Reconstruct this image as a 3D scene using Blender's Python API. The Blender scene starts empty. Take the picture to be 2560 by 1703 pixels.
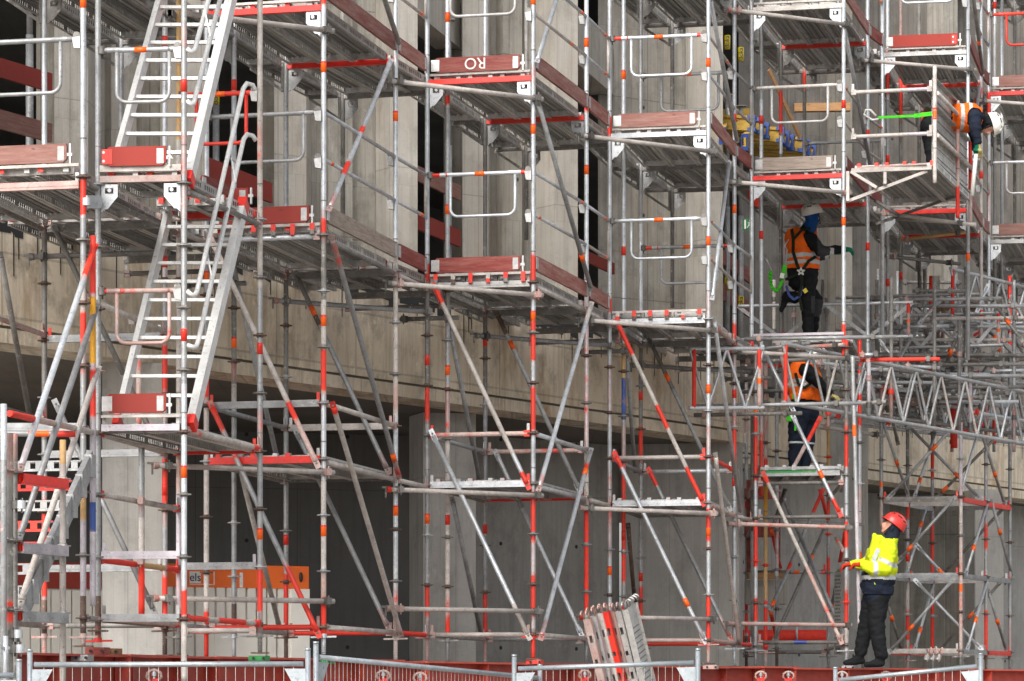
import bpy, math, random
from mathutils import Vector, Matrix
import numpy as np
RND = random.Random(7)
C = bpy.context.scene.collection
V = Vector
UP = V((0, 0, 1))

# ---------------------------------------------------------------- camera, world, sun, exposure
FPX, CX, HY = 8000.0, 1280.0, 1750.0      # focal length and principal point in photo pixels; camera at eye height z = 0
cam = bpy.data.objects.new('camera', bpy.data.cameras.new('camera'))
C.objects.link(cam)
cam.location = (0, 0, 0)
cam.rotation_euler = (math.radians(90), 0, 0)
cam.data.sensor_width = 36
cam.data.lens = FPX / 2560 * 36
cam.data.shift_y = (HY - 851.5) / 2560
cam.data.clip_end = 2000
bpy.context.scene.camera = cam
SUN_EL, SUN_AZ = math.radians(38), math.radians(204)     # azimuth clockwise from +Y: behind the camera, a little to its left
w = bpy.data.worlds.new('World')
bpy.context.scene.world = w
w.use_nodes = True
nt = w.node_tree
sky = nt.nodes.new('ShaderNodeTexSky')
sky.sky_type = 'NISHITA'
sky.sun_disc = False
sky.sun_elevation = SUN_EL
sky.sun_rotation = SUN_AZ
sky.air_density, sky.dust_density, sky.ozone_density = 1.0, 4.0, 0.5
hs = nt.nodes.new('ShaderNodeHueSaturation')
hs.inputs['Saturation'].default_value = 0.24               # overcast: the cloud layer takes the blue out
nt.links.new(sky.outputs[0], hs.inputs['Color'])
bg = nt.nodes['Background']
nt.links.new(hs.outputs[0], bg.inputs['Color'])
bg.inputs['Strength']  .default_value = 0.12
sl = bpy.data.lights.new('sun', 'SUN')
sl.energy = 1.45
sl.angle = math.radians(35)
sl.color = (1, 0.96, 0.9)
so = bpy.data.objects.new('sun', sl)
C.objects.link(so)
sd = V((math.sin(SUN_AZ) * math.cos(SUN_EL), math.cos(SUN_AZ) * math.cos(SUN_EL), math.sin(SUN_EL)))
so.rotation_euler = sd.to_track_quat('Z', 'Y').to_euler()
so.location = sd * 60
vs = bpy.context.scene.view_settings
vs.view_transform = 'Standard'
vs.look = 'None'
vs.exposure = 0.92
vs.gamma = 1
bpy.context.scene.cycles.max_bounces = 6
bpy.context.scene.cycles.transparent_max_bounces = 8

def P(px, py, Y):                       # a photo pixel at a known distance Y -> its place in the scene
    return V(((px - CX) / FPX * Y, Y, (HY - py) / FPX * Y))
def G(px, Y, z=0.0):
    return V(((px - CX) / FPX * Y, Y, z))
def zat(py, Y):
    return (HY - py) / FPX * Y

# ---------------------------------------------------------------- mesh builder
PAINT = {'q': .20, 'p': .54, 'r': .90, 'R': 1.0}
BASES = 'smdwvx'
class MB:
    def __init__(s):
        s.v, s.f, s.m, s.s = [], [], [], []
        s.pt = {}
    def add(s, vs, fs, m=0, sm=False):
        b = len(s.v)
        s.v.extend(tuple(x) for x in vs)
        for f in fs:
            s.f.append([b + i for i in f]); s.m.append(m); s.s.append(sm)
    def ring(s, c, u, v, r, n):
        return [c + u * (r * math.cos(2 * math.pi * k / n)) + v * (r * math.sin(2 * math.pi * k / n)) for k in range(n)]
    def zones(s, p, q, r, zs, n=10, cap=True):          # zs: [(t0, mat), ..., t_end]: a tube whose paint changes along its length
        p, q = V(p), V(q)
        d = (q - p).normalized()
        u = d.orthogonal().normalized(); v = d.cross(u)
        zs = list(zs); L = q - p; LL = L.length
        if any(z[1] in PAINT for z in zs[:-1]):           # worn paint fades in and out: amount per ring, base metal from the neighbours
            base = [z[1] for z in zs[:-1] if z[1] in BASES]
            ts, ms, pv = [], [], []
            for i, z in enumerate(zs[:-1]):
                t0, t1 = z[0], (zs[i + 1][0] if i + 2 < len(zs) else zs[-1])
                mt = z[1]; a_ = PAINT.get(mt, 0.0)
                bs = mt if mt in BASES else next((zs[k][1] for k in sorted(range(len(zs) - 1), key=lambda k: abs(k - i)) if zs[k][1] in BASES), 'w')
                e_ = min(RND.uniform(.03, .11) / LL, (t1 - t0) * .4)
                key = bs + 'P' if (mt in BASES or mt in PAINT) else mt
                ts += [t0, t0 + e_, t1 - e_]; ms += [key] * 3; pv += [None, a_, a_]
            ts.append(zs[-1]); pv.append(pv[-1]); pv[0] = pv[1]
            for i in range(1, len(pv) - 1):
                if pv[i] is None: pv[i] = (pv[i - 1] + pv[i + 1]) / 2
            b0 = len(s.v)
            for i, a_ in enumerate(pv):
                for k in range(n): s.pt[b0 + i * n + k] = a_
            zs = [(t_, k_) for t_, k_ in zip(ts[:-1], ms)] + [ts[-1]]
        ts = [z[0] for z in zs[:-1]] + [zs[-1]]
        vs = []
        for t in ts: vs += s.ring(p + L * t, u, v, r, n)
        b = len(s.v)
        s.v.extend(tuple(x) for x in vs)
        for i in range(len(ts) - 1):
            for k in range(n):
                k2 = (k + 1) % n
                s.f.append([b + i * n + k, b + i * n + k2, b + (i + 1) * n + k2, b + (i + 1) * n + k])
                s.m.append(zs[i][1]); s.s.append(True)
        if cap:
            s.f.append([b + k for k in range(n)][::-1]); s.m.append(zs[0][1]); s.s.append(False)
            e = b + (len(ts) - 1) * n
            s.f.append([e + k for k in range(n)]); s.m.append(zs[-2][1]); s.s.append(False)
    def tube(s, p, q, r=.0242, m=0, n=10, cap=True):
        s.zones(p, q, r, [(0, m), 1], n, cap)
    def cone(s, p, q, r1, r2, m=0, n=10):
        p, q = V(p), V(q); d = (q - p).normalized(); u = d.orthogonal().normalized(); v = d.cross(u)
        vs = s.ring(p, u, v, r1, n) + s.ring(q, u, v, r2, n)
        s.add(vs, [[k, (k + 1) % n, n + (k + 1) % n, n + k] for k in range(n)], m, True)
        s.add(vs[:n], [list(range(n))[::-1]], m); s.add(vs[n:], [list(range(n))], m)
    def pipe(s, pts, r, m=0, n=8):                      # a bent tube through points
        pts = [V(p) for p in pts]
        d = (pts[1] - pts[0]).normalized(); u = d.orthogonal().normalized()
        b = len(s.v)
        for i, p in enumerate(pts):
            t = (pts[min(i + 1, len(pts) - 1)] - pts[max(i - 1, 0)]).normalized()
            u = (u - t * u.dot(t)).normalized(); v = t.cross(u)
            s.v.extend(tuple(x) for x in s.ring(p, u, v, r, n))
        for i in range(len(pts) - 1):
            for k in range(n):
                k2 = (k + 1) % n
                s.f.append([b + i * n + k, b + i * n + k2, b + (i + 1) * n + k2, b + (i + 1) * n + k]); s.m.append(m); s.s.append(True)
        s.f.append([b + k for k in range(n)][::-1]); s.m.append(m); s.s.append(False)
        e = b + (len(pts) - 1) * n
        s.f.append([e + k for k in range(n)]); s.m.append(m); s.s.append(False)
    def box(s, c, ux, uy, uz, m=0):                     # half vectors
        c, ux, uy, uz = V(c), V(ux), V(uy), V(uz)
        vs = [c + ux * a + uy * b + uz * d for d in (-1, 1) for b in (-1, 1) for a in (-1, 1)]
        s.add(vs, [[0, 2, 3, 1], [4, 5, 7, 6], [0, 1, 5, 4], [2, 6, 7, 3], [0, 4, 6, 2], [1, 3, 7, 5]], m)
    def ab(s, x0, x1, y0, y1, z0, z1, m=0):             # axis-aligned box in local coordinates
        s.box(((x0 + x1) / 2, (y0 + y1) / 2, (z0 + z1) / 2), ((x1 - x0) / 2, 0, 0), (0, (y1 - y0) / 2, 0), (0, 0, (z1 - z0) / 2), m)
    def bar(s, p, q, wd, h, m=0, up=UP):                # rectangular bar along p-q
        p, q = V(p), V(q); d = (q - p); L = d.length; d.normalize()
        sd_ = d.cross(up)
        if sd_.length < 1e-4: sd_ = d.orthogonal()
        sd_.normalize(); u = sd_.cross(d)
        s.box((p + q) / 2, d * (L / 2), sd_ * (wd / 2), u * (h / 2), m)
    def prism(s, poly, thick, m=0):                     # flat polygon extruded by a vector
        n = len(poly); poly = [V(p) for p in poly]; t = V(thick)
        vs = [p - t / 2 for p in poly] + [p + t / 2 for p in poly]
        s.add(vs, [list(range(n))[::-1], [n + k for k in range(n)]] + [[k, (k + 1) % n, n + (k + 1) % n, n + k] for k in range(n)], m)
    def ball(s, c, r, m=0, nu=12, nv=8, sc=(1, 1, 1), rot=None):
        c = V(c); vs = []
        for j in range(1, nv):
            th = math.pi * j / nv
            for i in range(nu):
                a = 2 * math.pi * i / nu
                p = V((r * sc[0] * math.sin(th) * math.cos(a), r * sc[1] * math.sin(th) * math.sin(a), r * sc[2] * math.cos(th)))
                if rot: p = rot @ p
                vs.append(c + p)
        t, b = V((0, 0, r * sc[2])), V((0, 0, -r * sc[2]))
        if rot: t, b = rot @ t, rot @ b
        vs += [c + t, c + b]; T = len(vs) - 2
        fs = []
        for j in range(nv - 2):
            for i in range(nu):
                i2 = (i + 1) % nu
                fs.append([j * nu + i, (j + 1) * nu + i, (j + 1) * nu + i2, j * nu + i2])
        for i in range(nu):
            i2 = (i + 1) % nu
            fs.append([T, i, i2]); fs.append([T + 1, (nv - 2) * nu + i2, (nv - 2) * nu + i])
        s.add(vs, fs, m, True)
    def mesh(s, name, mats, off=(0, 0, 0), uv=False):
        me = bpy.data.meshes.new(name)
        off = V(off)
        me.from_pydata([tuple(V(p) - off) for p in s.v], [], s.f)
        used = sorted(set(s.m)); remap = {k: i for i, k in enumerate(used)}
        for k in used: me.materials.append(MAT[k] if isinstance(k, str) else mats[k])
        me.polygons.foreach_set('material_index', [remap[k] for k in s.m])
        me.polygons.foreach_set('use_smooth', s.s)
        if s.pt:
            at = me.attributes.new('paint', 'FLOAT', 'POINT')
            at.data.foreach_set('value', [s.pt.get(i, 0.0) for i in range(len(s.v))])
        if uv:
            ul = me.uv_layers.new(name='UVMap')
            for p in me.polygons:
                n_ = p.normal
                if abs(n_.z) < .7:
                    t = UP.cross(n_).normalized()
                    for li in p.loop_indices:
                        co = V(me.vertices[me.loops[li].vertex_index].co) + off
                        ul.data[li].uv = (co.dot(t), co.z)
                else:
                    for li in p.loop_indices:
                        co = V(me.vertices[me.loops[li].vertex_index].co) + off
                        ul.data[li].uv = (co.x, co.y)
        me.update()
        return me
    def build(s, name, parent=None, loc=None, uv=False):    # links ONE mesh object; its origin is the root's (or loc)
        root = parent
        while root is not None and root.parent is not None: root = root.parent
        off = V(root.location) if root else V(loc or (0, 0, 0))
        o = bpy.data.objects.new(name, s.mesh(name, None, off, uv))
        C.objects.link(o)
        if parent: o.parent = parent
        else: o.location = off
        return o

def tag(o, label=None, cat=None, group=None, kind=None):
    if label: o['label'] = label
    if cat: o['category'] = cat
    if group: o['group'] = group
    if kind: o['kind'] = kind
    return o
def thing(name, label, cat, loc, group=None):
    o = bpy.data.objects.new(name, None); C.objects.link(o)
    o.location = loc; o.empty_display_size = .2
    return tag(o, label, cat, group)
def inst(name, me, parent, wloc, ex=None):                # another object on shared mesh data, placed in world coordinates
    o = bpy.data.objects.new(name, me); C.objects.link(o)
    root = parent
    while root is not None and root.parent is not None: root = root.parent
    if parent: o.parent = parent
    off = V(root.location) if root else V((0, 0, 0))
    if ex is None: o.location = V(wloc) - off
    else:                                                  # ex: local x axis direction, z stays up
        x = V(ex).normalized(); y = UP.cross(x).normalized(); z = x.cross(y)
        o.matrix_local = Matrix.Translation(V(wloc) - off) @ Matrix((x, y, z)).transposed().to_4x4()
    return o

# ---------------------------------------------------------------- materials
MAT = {}
class NT:
    def __init__(s, name):
        s.m = bpy.data.materials.new(name); s.m.use_nodes = True
        s.t = s.m.node_tree; s.b = s.t.nodes['Principled BSDF']; s.out = s.t.nodes['Material Output']
    def n(s, ty, **kw):
        x = s.t.nodes.new(ty)
        for k, val in kw.items():
            if hasattr(x, k) and k not in x.inputs: setattr(x, k, val)
            else: s.set(x.inputs[k], val)
        return x
    def set(s, inp, val):
        if isinstance(val, bpy.types.NodeSocket): s.t.links.new(val, inp)
        elif isinstance(val, bpy.types.Node): s.t.links.new(val.outputs[0], inp)
        else: inp.default_value = val
    def coord(s, kind='Object', scale=(1, 1, 1)):
        c = s.n('ShaderNodeTexCoord')
        mp = s.n('ShaderNodeMapping'); s.set(mp.inputs['Vector'], c.outputs[kind]); mp.inputs['Scale'].default_value = scale
        return mp.outputs[0]
    def noise(s, vec, scale, detail=4, rough=.6):
        x = s.n('ShaderNodeTexNoise'); s.set(x.inputs['Vector'], vec)
        x.inputs['Scale'].default_value = scale; x.inputs['Detail'].default_value = detail; x.inputs['Roughness'].default_value = rough
        return x.outputs[0]
    def ramp(s, fac, a, b):                                # smooth 0..1 between a and b
        x = s.n('ShaderNodeMapRange'); s.set(x.inputs[0], fac); x.inputs[1].default_value = a; x.inputs[2].default_value = b
        return x.outputs[0]
    def mix(s, fac, a, b, mode='MIX'):
        x = s.n('ShaderNodeMix', data_type='RGBA'); x.blend_type = mode
        s.set(x.inputs[0], fac)
        s.set(x.inputs[6], a if not isinstance(a, tuple) else (*a, 1)); s.set(x.inputs[7], b if not isinstance(b, tuple) else (*b, 1))
        return x.outputs[2]
    def math(s, op, a, b=0.0, c=0.0):
        x = s.n('ShaderNodeMath', operation=op); s.set(x.inputs[0], a); s.set(x.inputs[1], b); s.set(x.inputs[2], c)
        return x.outputs[0]
    def rnd(s):
        return s.n('ShaderNodeObjectInfo').outputs['Random']
    def vary(s, col, amt=.25):                             # each object a little lighter or darker
        k = s.math('MULTIPLY_ADD', s.rnd(), amt * 2, 1 - amt)
        cc = s.n('ShaderNodeCombineColor')
        for i in range(3): s.set(cc.inputs[i], k)
        return s.mix(1.0, col, cc.outputs[0], 'MULTIPLY')
    def bump(s, h, st=.3, dist=.01):
        x = s.n('ShaderNodeBump'); x.inputs['Strength'].default_value = st; x.inputs['Distance'].default_value = dist
        s.set(x.inputs['Height'], h); s.set(s.b.inputs['Normal'], x.outputs[0])
    def fin(s, key, col, rough=.5, metal=0.0):
        s.set(s.b.inputs['Base Color'], col if not isinstance(col, tuple) else (*col, 1))
        s.set(s.b.inputs['Roughness'], rough); s.set(s.b.inputs['Metallic'], metal)
        MAT[key] = s.m
        return s.m

def steel(key, name, c1, c2, metal, rough, red=None, redcol=(.80, .035, .014), var=.18, attr=False):
    t = NT(name)
    co0 = t.coord()
    off = t.n('ShaderNodeVectorMath', operation='ADD'); t.set(off.inputs[0], co0)   # each object starts elsewhere in the noise
    cx = t.n('ShaderNodeCombineXYZ'); t.set(cx.inputs[0], t.math('MULTIPLY', t.rnd(), 37.0)); t.set(off.inputs[1], cx.outputs[0])
    co = off.outputs[0]
    a = t.noise(co, 7, 5, .65)
    col = t.mix(t.ramp(a, .35, .65), c1, c2)
    sp = t.noise(co, 38, 4, .75)
    col = t.mix(t.ramp(sp, .56, .72), col, tuple(x * .5 for x in c2))            # grime speckle
    cs = t.noise(co, 16, 5, .7)
    col = t.mix(t.math('MULTIPLY', t.ramp(cs, .60, .68), .7), col, (.60, .57, .52))   # cement splashes
    m = metal
    if red is not None or attr:
        pa = t.n('ShaderNodeAttribute', attribute_name='paint').outputs['Fac'] if attr else red
        b = t.noise(co, 5.5, 8, .74)
        b2 = t.noise(co, 1.7, 3, .6)
        h = t.math('ADD', t.math('MULTIPLY_ADD', b, .62, t.math('MULTIPLY', b2, .30)), t.math('MULTIPLY_ADD', pa, .62, -.31))
        dust = t.math('MULTIPLY', t.ramp(h, .34, .62), .62)
        col = t.mix(dust, col, (.52, .20, .155))                                 # thin overspray
        f = t.ramp(h, .52, .60)
        rc = t.mix(t.ramp(t.noise(co, 20, 4), .3, .75), redcol, tuple(x * .66 + .015 for x in redcol))
        col = t.mix(f, col, rc)
        m = t.math('MULTIPLY_ADD', f, -metal, metal)
    col = t.vary(col, var)
    t.bump(t.noise(co, 120, 2), .15, .002)
    return t.fin(key, col, t.math('MULTIPLY_ADD', a, .3, rough - .15), m)
steel('s', 'galvanised_steel', (.62, .645, .67), (.42, .44, .465), .45, .40)
steel('S', 'bright_aluminium', (.74, .74, .73), (.60, .60, .59), .3, .38, var=.06)
steel('d', 'dull_steel', (.25, .24, .225), (.155, .145, .135), .25, .6)
steel('m', 'grey_steel', (.40, .405, .41), (.27, .275, .28), .35, .5)
steel('w', 'cement_dusted_steel', (.56, .515, .48), (.37, .335, .31), .1, .7)
steel('q', 'steel_with_red_overspray', (.56, .55, .54), (.38, .37, .36), .25, .5, .22)
steel('p', 'steel_with_worn_red_paint', (.48, .40, .37), (.30, .25, .235), .15, .6, .5)
steel('r', 'red_painted_steel', (.5, .30, .27), (.34, .22, .2), .1, .5, .84)
steel('R', 'bright_red_paint', (.6, .3, .27), (.5, .2, .2), .0, .45, .97, (.86, .022, .01))
for k_, nm_, a_, b_, mt_, rg_ in (('s', 'galvanised_steel', (.62, .645, .67), (.42, .44, .465), .45, .40), ('d', 'dull_steel', (.25, .24, .225), (.155, .145, .135), .25, .6), ('m', 'grey_steel', (.39, .395, .40), (.27, .275, .28), .4, .45),
                                  ('w', 'cement_dusted_steel', (.56, .515, .48), (.37, .335, .31), .1, .7), ('v', 'pale_violet_steel', (.50, .46, .50), (.38, .35, .38), .15, .55), ('x', 'rusty_steel', (.16, .10, .075), (.09, .06, .05), .1, .75)):
    steel(k_ + 'P', nm_ + '_worn_red', a_, b_, mt_, rg_, attr=True)
steel('f', 'fence_steel', (.42, .46, .49), (.30, .335, .36), .5, .4, var=.06)
steel('x', 'rusty_steel', (.16, .10, .075), (.09, .06, .05), .1, .75)
steel('y', 'yellow_painted_steel', (.6, .45, .1), (.4, .3, .1), .0, .55, .85, (.75, .36, .01))
steel('b', 'blue_painted_steel', (.25, .22, .22), (.16, .13, .12), .1, .6, .75, (.03, .08, .32))
steel('v', 'pale_violet_steel', (.50, .46, .50), (.38, .35, .38), .15, .55, .12)
steel('t', 'tan_painted_steel', (.5, .36, .2), (.4, .28, .15), .0, .6, .8, (.58, .36, .15))
steel('g', 'green_painted_steel', (.1, .25, .12), (.05, .2, .08), .0, .55, .8, (.03, .30, .07))
def flat(key, name, col, rough=.5, metal=0.0, var=.08, ns=25, dark=.7):
    t = NT(name); co = t.coord()
    c = t.mix(t.ramp(t.noise(co, ns, 4), .4, .75), col, tuple(x * dark for x in col))
    return t.fin(key, t.vary(c, var), rough, metal)
flat('o', 'orange_tape', (.95, .13, .008), .4, ns=60, dark=.85)
flat('k', 'red_tape', (.70, .03, .015), .4, ns=60, dark=.8)
flat('G', 'dark_coupler_steel', (.16, .15, .14), .55, .5, .25)
flat('K', 'black_plastic', (.015, .015, .016), .5)
flat('W', 'white_plastic', (.78, .77, .73), .35, dark=.85)
flat('blue', 'blue_cap_plastic', (.025, .07, .30), .45)
flat('lbl', 'yellow_label', (.80, .62, .02), .45)
flat('beam', 'red_oxide_beam_paint', (.42, .062, .04), .55, var=.18, ns=9, dark=.62)
flat('beamtop', 'red_oxide_beam_flange_paint', (.50, .085, .055), .6, var=.15, ns=9, dark=.62)
flat('orange', 'container_orange_paint', (.86, .15, .012), .45, ns=5, dark=.88)
flat('shadered', 'container_paint_shade_tinted', (.34, .03, .015), .5, ns=5, dark=.88)  # shade put into the colour: dark red imitates container paint out of the light
flat('cream', 'container_cream_paint', (.86, .83, .76), .5, ns=4, dark=.9)
flat('sign', 'sign_green', (.01, .16, .05), .5)
flat('hook', 'zinc_hook', (.46, .455, .45), .4, .5, .2)
def wood(key, name, c1, c2, paint=None, cover=.5):
    t = NT(name)
    co = t.coord('Object', (1, 9, 9))
    r = t.n('ShaderNodeVectorMath', operation='ADD'); t.set(r.inputs[0], co)
    cx = t.n('ShaderNodeCombineXYZ'); t.set(cx.inputs[0], t.math('MULTIPLY', t.rnd(), 53.0)); t.set(r.inputs[1], cx.outputs[0])
    g = t.noise(r.outputs[0], 5, 8, .7)
    col = t.mix(t.ramp(g, .35, .65), c1, c2)
    if paint:
        f = t.ramp(t.noise(r.outputs[0], 2.2, 9, .78), .52 - cover * .3 - .1, .52 - cover * .3 + .22)
        col = t.mix(f, col, paint)
    kn = t.noise(t.coord('Object', (3, 10, 10)), 3, 2)
    col = t.mix(t.ramp(kn, .66, .74), col, tuple(x * .5 for x in c2))
    t.bump(g, .25, .004)
    return t.fin(key, t.vary(col, .14), .75)
wood('wr', 'red_stained_board', (.38, .165, .13), (.26, .09, .072), (.19, .028, .022), .55)
wood('wR', 'fresh_red_board', (.40, .10, .07), (.28, .06, .04), (.27, .028, .018), 1.2)
wood('wp', 'faded_pink_board', (.46, .29, .245), (.32, .175, .145), (.24, .05, .038), .35)
wood('wg', 'weathered_grey_board', (.38, .31, .26), (.22, .17, .14))
wood('wb', 'brown_weathered_board', (.36, .22, .18), (.22, .12, .10), (.20, .07, .055), .3)
wood('wo', 'raw_timber', (.42, .23, .10), (.28, .15, .065))
wood('wy', 'yellow_formwork_timber', (.50, .33, .06), (.36, .22, .035))

def concrete(key, name, base, dark, pw, ph, stain=0.0, lines=.35, hole=None, streak=.5, board=0.0, mort=.006, blot=0.0):
    t = NT(name)
    uv = t.coord('UV'); big = t.noise(uv, .7, 6, .62)
    col = t.mix(t.ramp(big, .32, .7), base, dark)
    st = t.noise(t.coord('UV', (5.5, .28, 1)), 1.6, 7, .7)                       # rain streaks run down the face
    col = t.mix(t.math('MULTIPLY', t.ramp(st, .48, .72), streak), col, tuple(x * .6 for x in dark))
    if blot:
        bl_ = t.noise(t.coord('UV', (1.2, .8, 1)), 2.3, 7, .72)
        col = t.mix(t.math('MULTIPLY', t.ramp(bl_, .50, .64), blot), col, tuple(x * .55 for x in dark))
        bl2 = t.noise(t.coord('UV', (1, .6, 1)), 4.1, 6, .75)
        col = t.mix(t.math('MULTIPLY', t.ramp(bl2, .58, .70), blot), col, tuple(min(1, x * 1.25) for x in base))
    fine = t.noise(uv, 38, 5, .75)
    col = t.mix(t.math('MULTIPLY', t.ramp(fine, .5, .8), .35), col, tuple(x * .7 for x in dark))
    if stain:
        s2 = t.noise(t.coord('UV', (1.6, .45, 1)), 1.1, 6, .7)
        col = t.mix(t.math('MULTIPLY', t.ramp(s2, .53, .72), stain), col, (.36, .20, .07))
    bk = t.n('ShaderNodeTexBrick'); bk.offset = 0; t.set(bk.inputs['Vector'], uv)
    bk.inputs['Scale'].default_value = 1; bk.inputs['Brick Width'].default_value = pw; bk.inputs['Row Height'].default_value = ph
    bk.inputs['Mortar Size'].default_value = mort; bk.inputs['Mortar Smooth'].default_value = .3
    bk.inputs['Color1'].default_value = (1, 1, 1, 1); bk.inputs['Color2'].default_value = (.86, .86, .86, 1); bk.inputs['Mortar'].default_value = (.35, .35, .35, 1)
    col = t.mix(lines, col, bk.outputs[0], 'MULTIPLY')
    h = big
    if board:
        bb = t.n('ShaderNodeTexBrick'); bb.offset = .37; t.set(bb.inputs['Vector'], uv)
        bb.inputs['Scale'].default_value = 1; bb.inputs['Brick Width'].default_value = .105; bb.inputs['Row Height'].default_value = 2.9
        bb.inputs['Mortar Size'].default_value = .003
        bb.inputs['Color1'].default_value = (1, 1, 1, 1); bb.inputs['Color2'].default_value = (.80, .80, .80, 1); bb.inputs['Mortar'].default_value = (.45, .45, .45, 1)
        col = t.mix(board, col, bb.outputs[0], 'MULTIPLY')
    if hole:
        sp = t.n('ShaderNodeSeparateXYZ'); t.set(sp.inputs[0], uv)
        fu = t.math('SUBTRACT', t.math('FRACT', t.math('DIVIDE', sp.outputs[0], hole[0])), .5)
        fv = t.math('SUBTRACT', t.math('FRACT', t.math('DIVIDE', sp.outputs[1], hole[1])), .5)
        d = t.math('ADD', t.math('POWER', t.math('MULTIPLY', fu, hole[0]), 2.0), t.math('POWER', t.math('MULTIPLY', fv, hole[1]), 2.0))
        col = t.mix(t.ramp(d, .0008, .0004), col, (.03, .03, .03))
    t.bump(fine, .25, .006)
    return t.fin(key, col, .85)
concrete('cslab', 'slab_edge_concrete', (.84, .74, .59), (.61, .52, .40), 1.35, .58, .95, .45, None, .8, 0.0, .014, .7)
concrete('cfin', 'board_marked_concrete', (.43, .405, .36), (.255, .235, .20), .62, 2.6, .25, .6, (1.3, 1.4), .75, .6, .009, .5)
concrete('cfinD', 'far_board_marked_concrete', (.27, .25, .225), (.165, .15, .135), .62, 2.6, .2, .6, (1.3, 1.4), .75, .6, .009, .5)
concrete('cfin2', 'pale_column_concrete', (.56, .525, .47), (.40, .37, .325), .5, 3.0, .25, .45, None, .5, .4, .008, .4)
concrete('cwallL', 'rear_concrete_painted_shade', (.17, .165, .16), (.12, .118, .114), 1.25, 2.55, .03, .5, (1.25, 1.28), .5)  # darker base colour stands in for the shade deep under the slab
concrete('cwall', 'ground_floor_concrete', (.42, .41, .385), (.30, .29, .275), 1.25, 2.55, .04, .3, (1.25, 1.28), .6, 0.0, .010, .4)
concrete('ccol', 'column_concrete', (.52, .50, .47), (.38, .365, .34), .62, 2.5, .06, .3, None, .45, .2, .008, .35)
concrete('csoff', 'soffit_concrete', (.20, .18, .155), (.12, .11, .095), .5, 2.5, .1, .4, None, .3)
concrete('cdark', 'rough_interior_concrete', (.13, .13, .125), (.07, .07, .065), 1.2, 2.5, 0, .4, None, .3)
concrete('gnd', 'bounce_pale_concrete', (.30, .28, .25), (.20, .185, .165), 50, 50, .2, .1, None, .2)  # unseen ground, paled to bounce light up onto walls and deck undersides
# perforated plank sheet: real holes, in rows along the plank
t = NT('perforated_plank_sheet')
co = t.coord()
sp = t.n('ShaderNodeSeparateXYZ'); t.set(sp.inputs[0], co)
fu = t.math('SUBTRACT', t.math('FRACT', t.math('DIVIDE', sp.outputs[0], .034)), .5)
fv = t.math('SUBTRACT', t.math('FRACT', t.math('DIVIDE', sp.outputs[1], .042)), .5)
d = t.math('ADD', t.math('POWER', t.math('MULTIPLY', fu, .034), 2.0), t.math('POWER', t.math('MULTIPLY', fv, .042), 2.0))
hole = t.math('LESS_THAN', d, .0045 ** 2)
a = t.noise(co, 3, 6, .7)
col = t.mix(t.ramp(a, .3, .75), (.35, .345, .335), (.26, .245, .225))
col = t.mix(t.ramp(t.noise(co, 14, 5, .75), .6, .85), col, (.15, .13, .11))
t.fin('sheet', t.vary(col, .2), .6, .3)
tr = t.n('ShaderNodeBsdfTransparent'); ms = t.n('ShaderNodeMixShader')
t.set(ms.inputs[0], hole); t.t.links.new(t.b.outputs[0], ms.inputs[1]); t.t.links.new(tr.outputs[0], ms.inputs[2])
t.t.links.new(ms.outputs[0], t.out.inputs[0])
steel('pf', 'plank_flange_steel', (.52, .51, .49), (.36, .345, .33), .3, .5, var=.25)
def cloth(key, name, col, rough=.85, fold=.5):
    t = NT(name); co = t.coord()
    n1 = t.noise(co, 9, 5, .6)
    c = t.mix(t.ramp(n1, .35, .7), col, tuple(x * .72 for x in col))
    t.bump(t.noise(t.coord('Object', (1, 1, .6)), 30, 4, .6), fold, .012)
    t.b.inputs['Specular IOR Level'].default_value = .15
    return t.fin(key, c, rough)
cloth('navy', 'navy_work_cloth', (.016, .022, .038))
cloth('black', 'black_work_cloth', (.013, .014, .016))
cloth('char', 'charcoal_knee_cloth', (.05, .05, .052))
cloth('hv', 'yellow_hi_vis_cloth', (.63, .76, .02), .75)
cloth('ov', 'orange_hi_vis_cloth', (.95, .15, .012), .7, .3)
cloth('refl', 'reflective_band', (.55, .57, .58), .4, .1)
cloth('hood', 'blue_neck_warmer', (.012, .075, .26))
cloth('glg', 'green_work_glove', (.012, .20, .11))
cloth('gly', 'pale_work_glove', (.62, .52, .22))
cloth('glr', 'red_work_glove', (.55, .05, .02))
cloth('lan', 'green_safety_lanyard', (.08, .62, .03), .7)
cloth('web', 'dark_harness_webbing', (.02, .025, .015))
cloth('blueweb', 'blue_harness_webbing', (.07, .11, .33))
t = NT('skin'); t.fin('skin', t.mix(t.noise(t.coord(), 12, 3), (.52, .27, .19), (.44, .2, .14)), .5)
flat('hw', 'white_helmet_shell', (.80, .78, .72), .3, ns=14, dark=.8)
flat('hr', 'red_helmet_shell', (.58, .04, .032), .35, ns=14, dark=.85)
# ---------------------------------------------------------------- ground
def slabY(px): return 32.0 * 5980 / (6600 - px)
def slab2Y(px): return 46.8 * 4348 / (6500 - px)
m = MB()                                                   # one sheet: street in front, the site 1 m higher behind a short bank
prof = [(-60, -1.75), (-2.2, -1.75), (-.9, -.75), (900, -.75)]
fd = (G(1777, 34.9) - G(207, 25.4)); fd.z = 0; fd.normalize()
fn = V((-fd.y, fd.x, 0)); o0 = G(207, 24.0)
for i in range(3):
    a, b = prof[i], prof[i + 1]
    q = [o0 + fd * s_ + fn * t_ + V((0, 0, z_)) for s_, t_, z_ in ((-600, a[0], a[1]), (900, a[0], a[1]), (900, b[0], b[1]), (-600, b[0], b[1]))]
    m.add(q, [[0, 1, 2, 3]], 'gnd')
tag(m.build('ground', uv=True), kind='structure')

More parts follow.
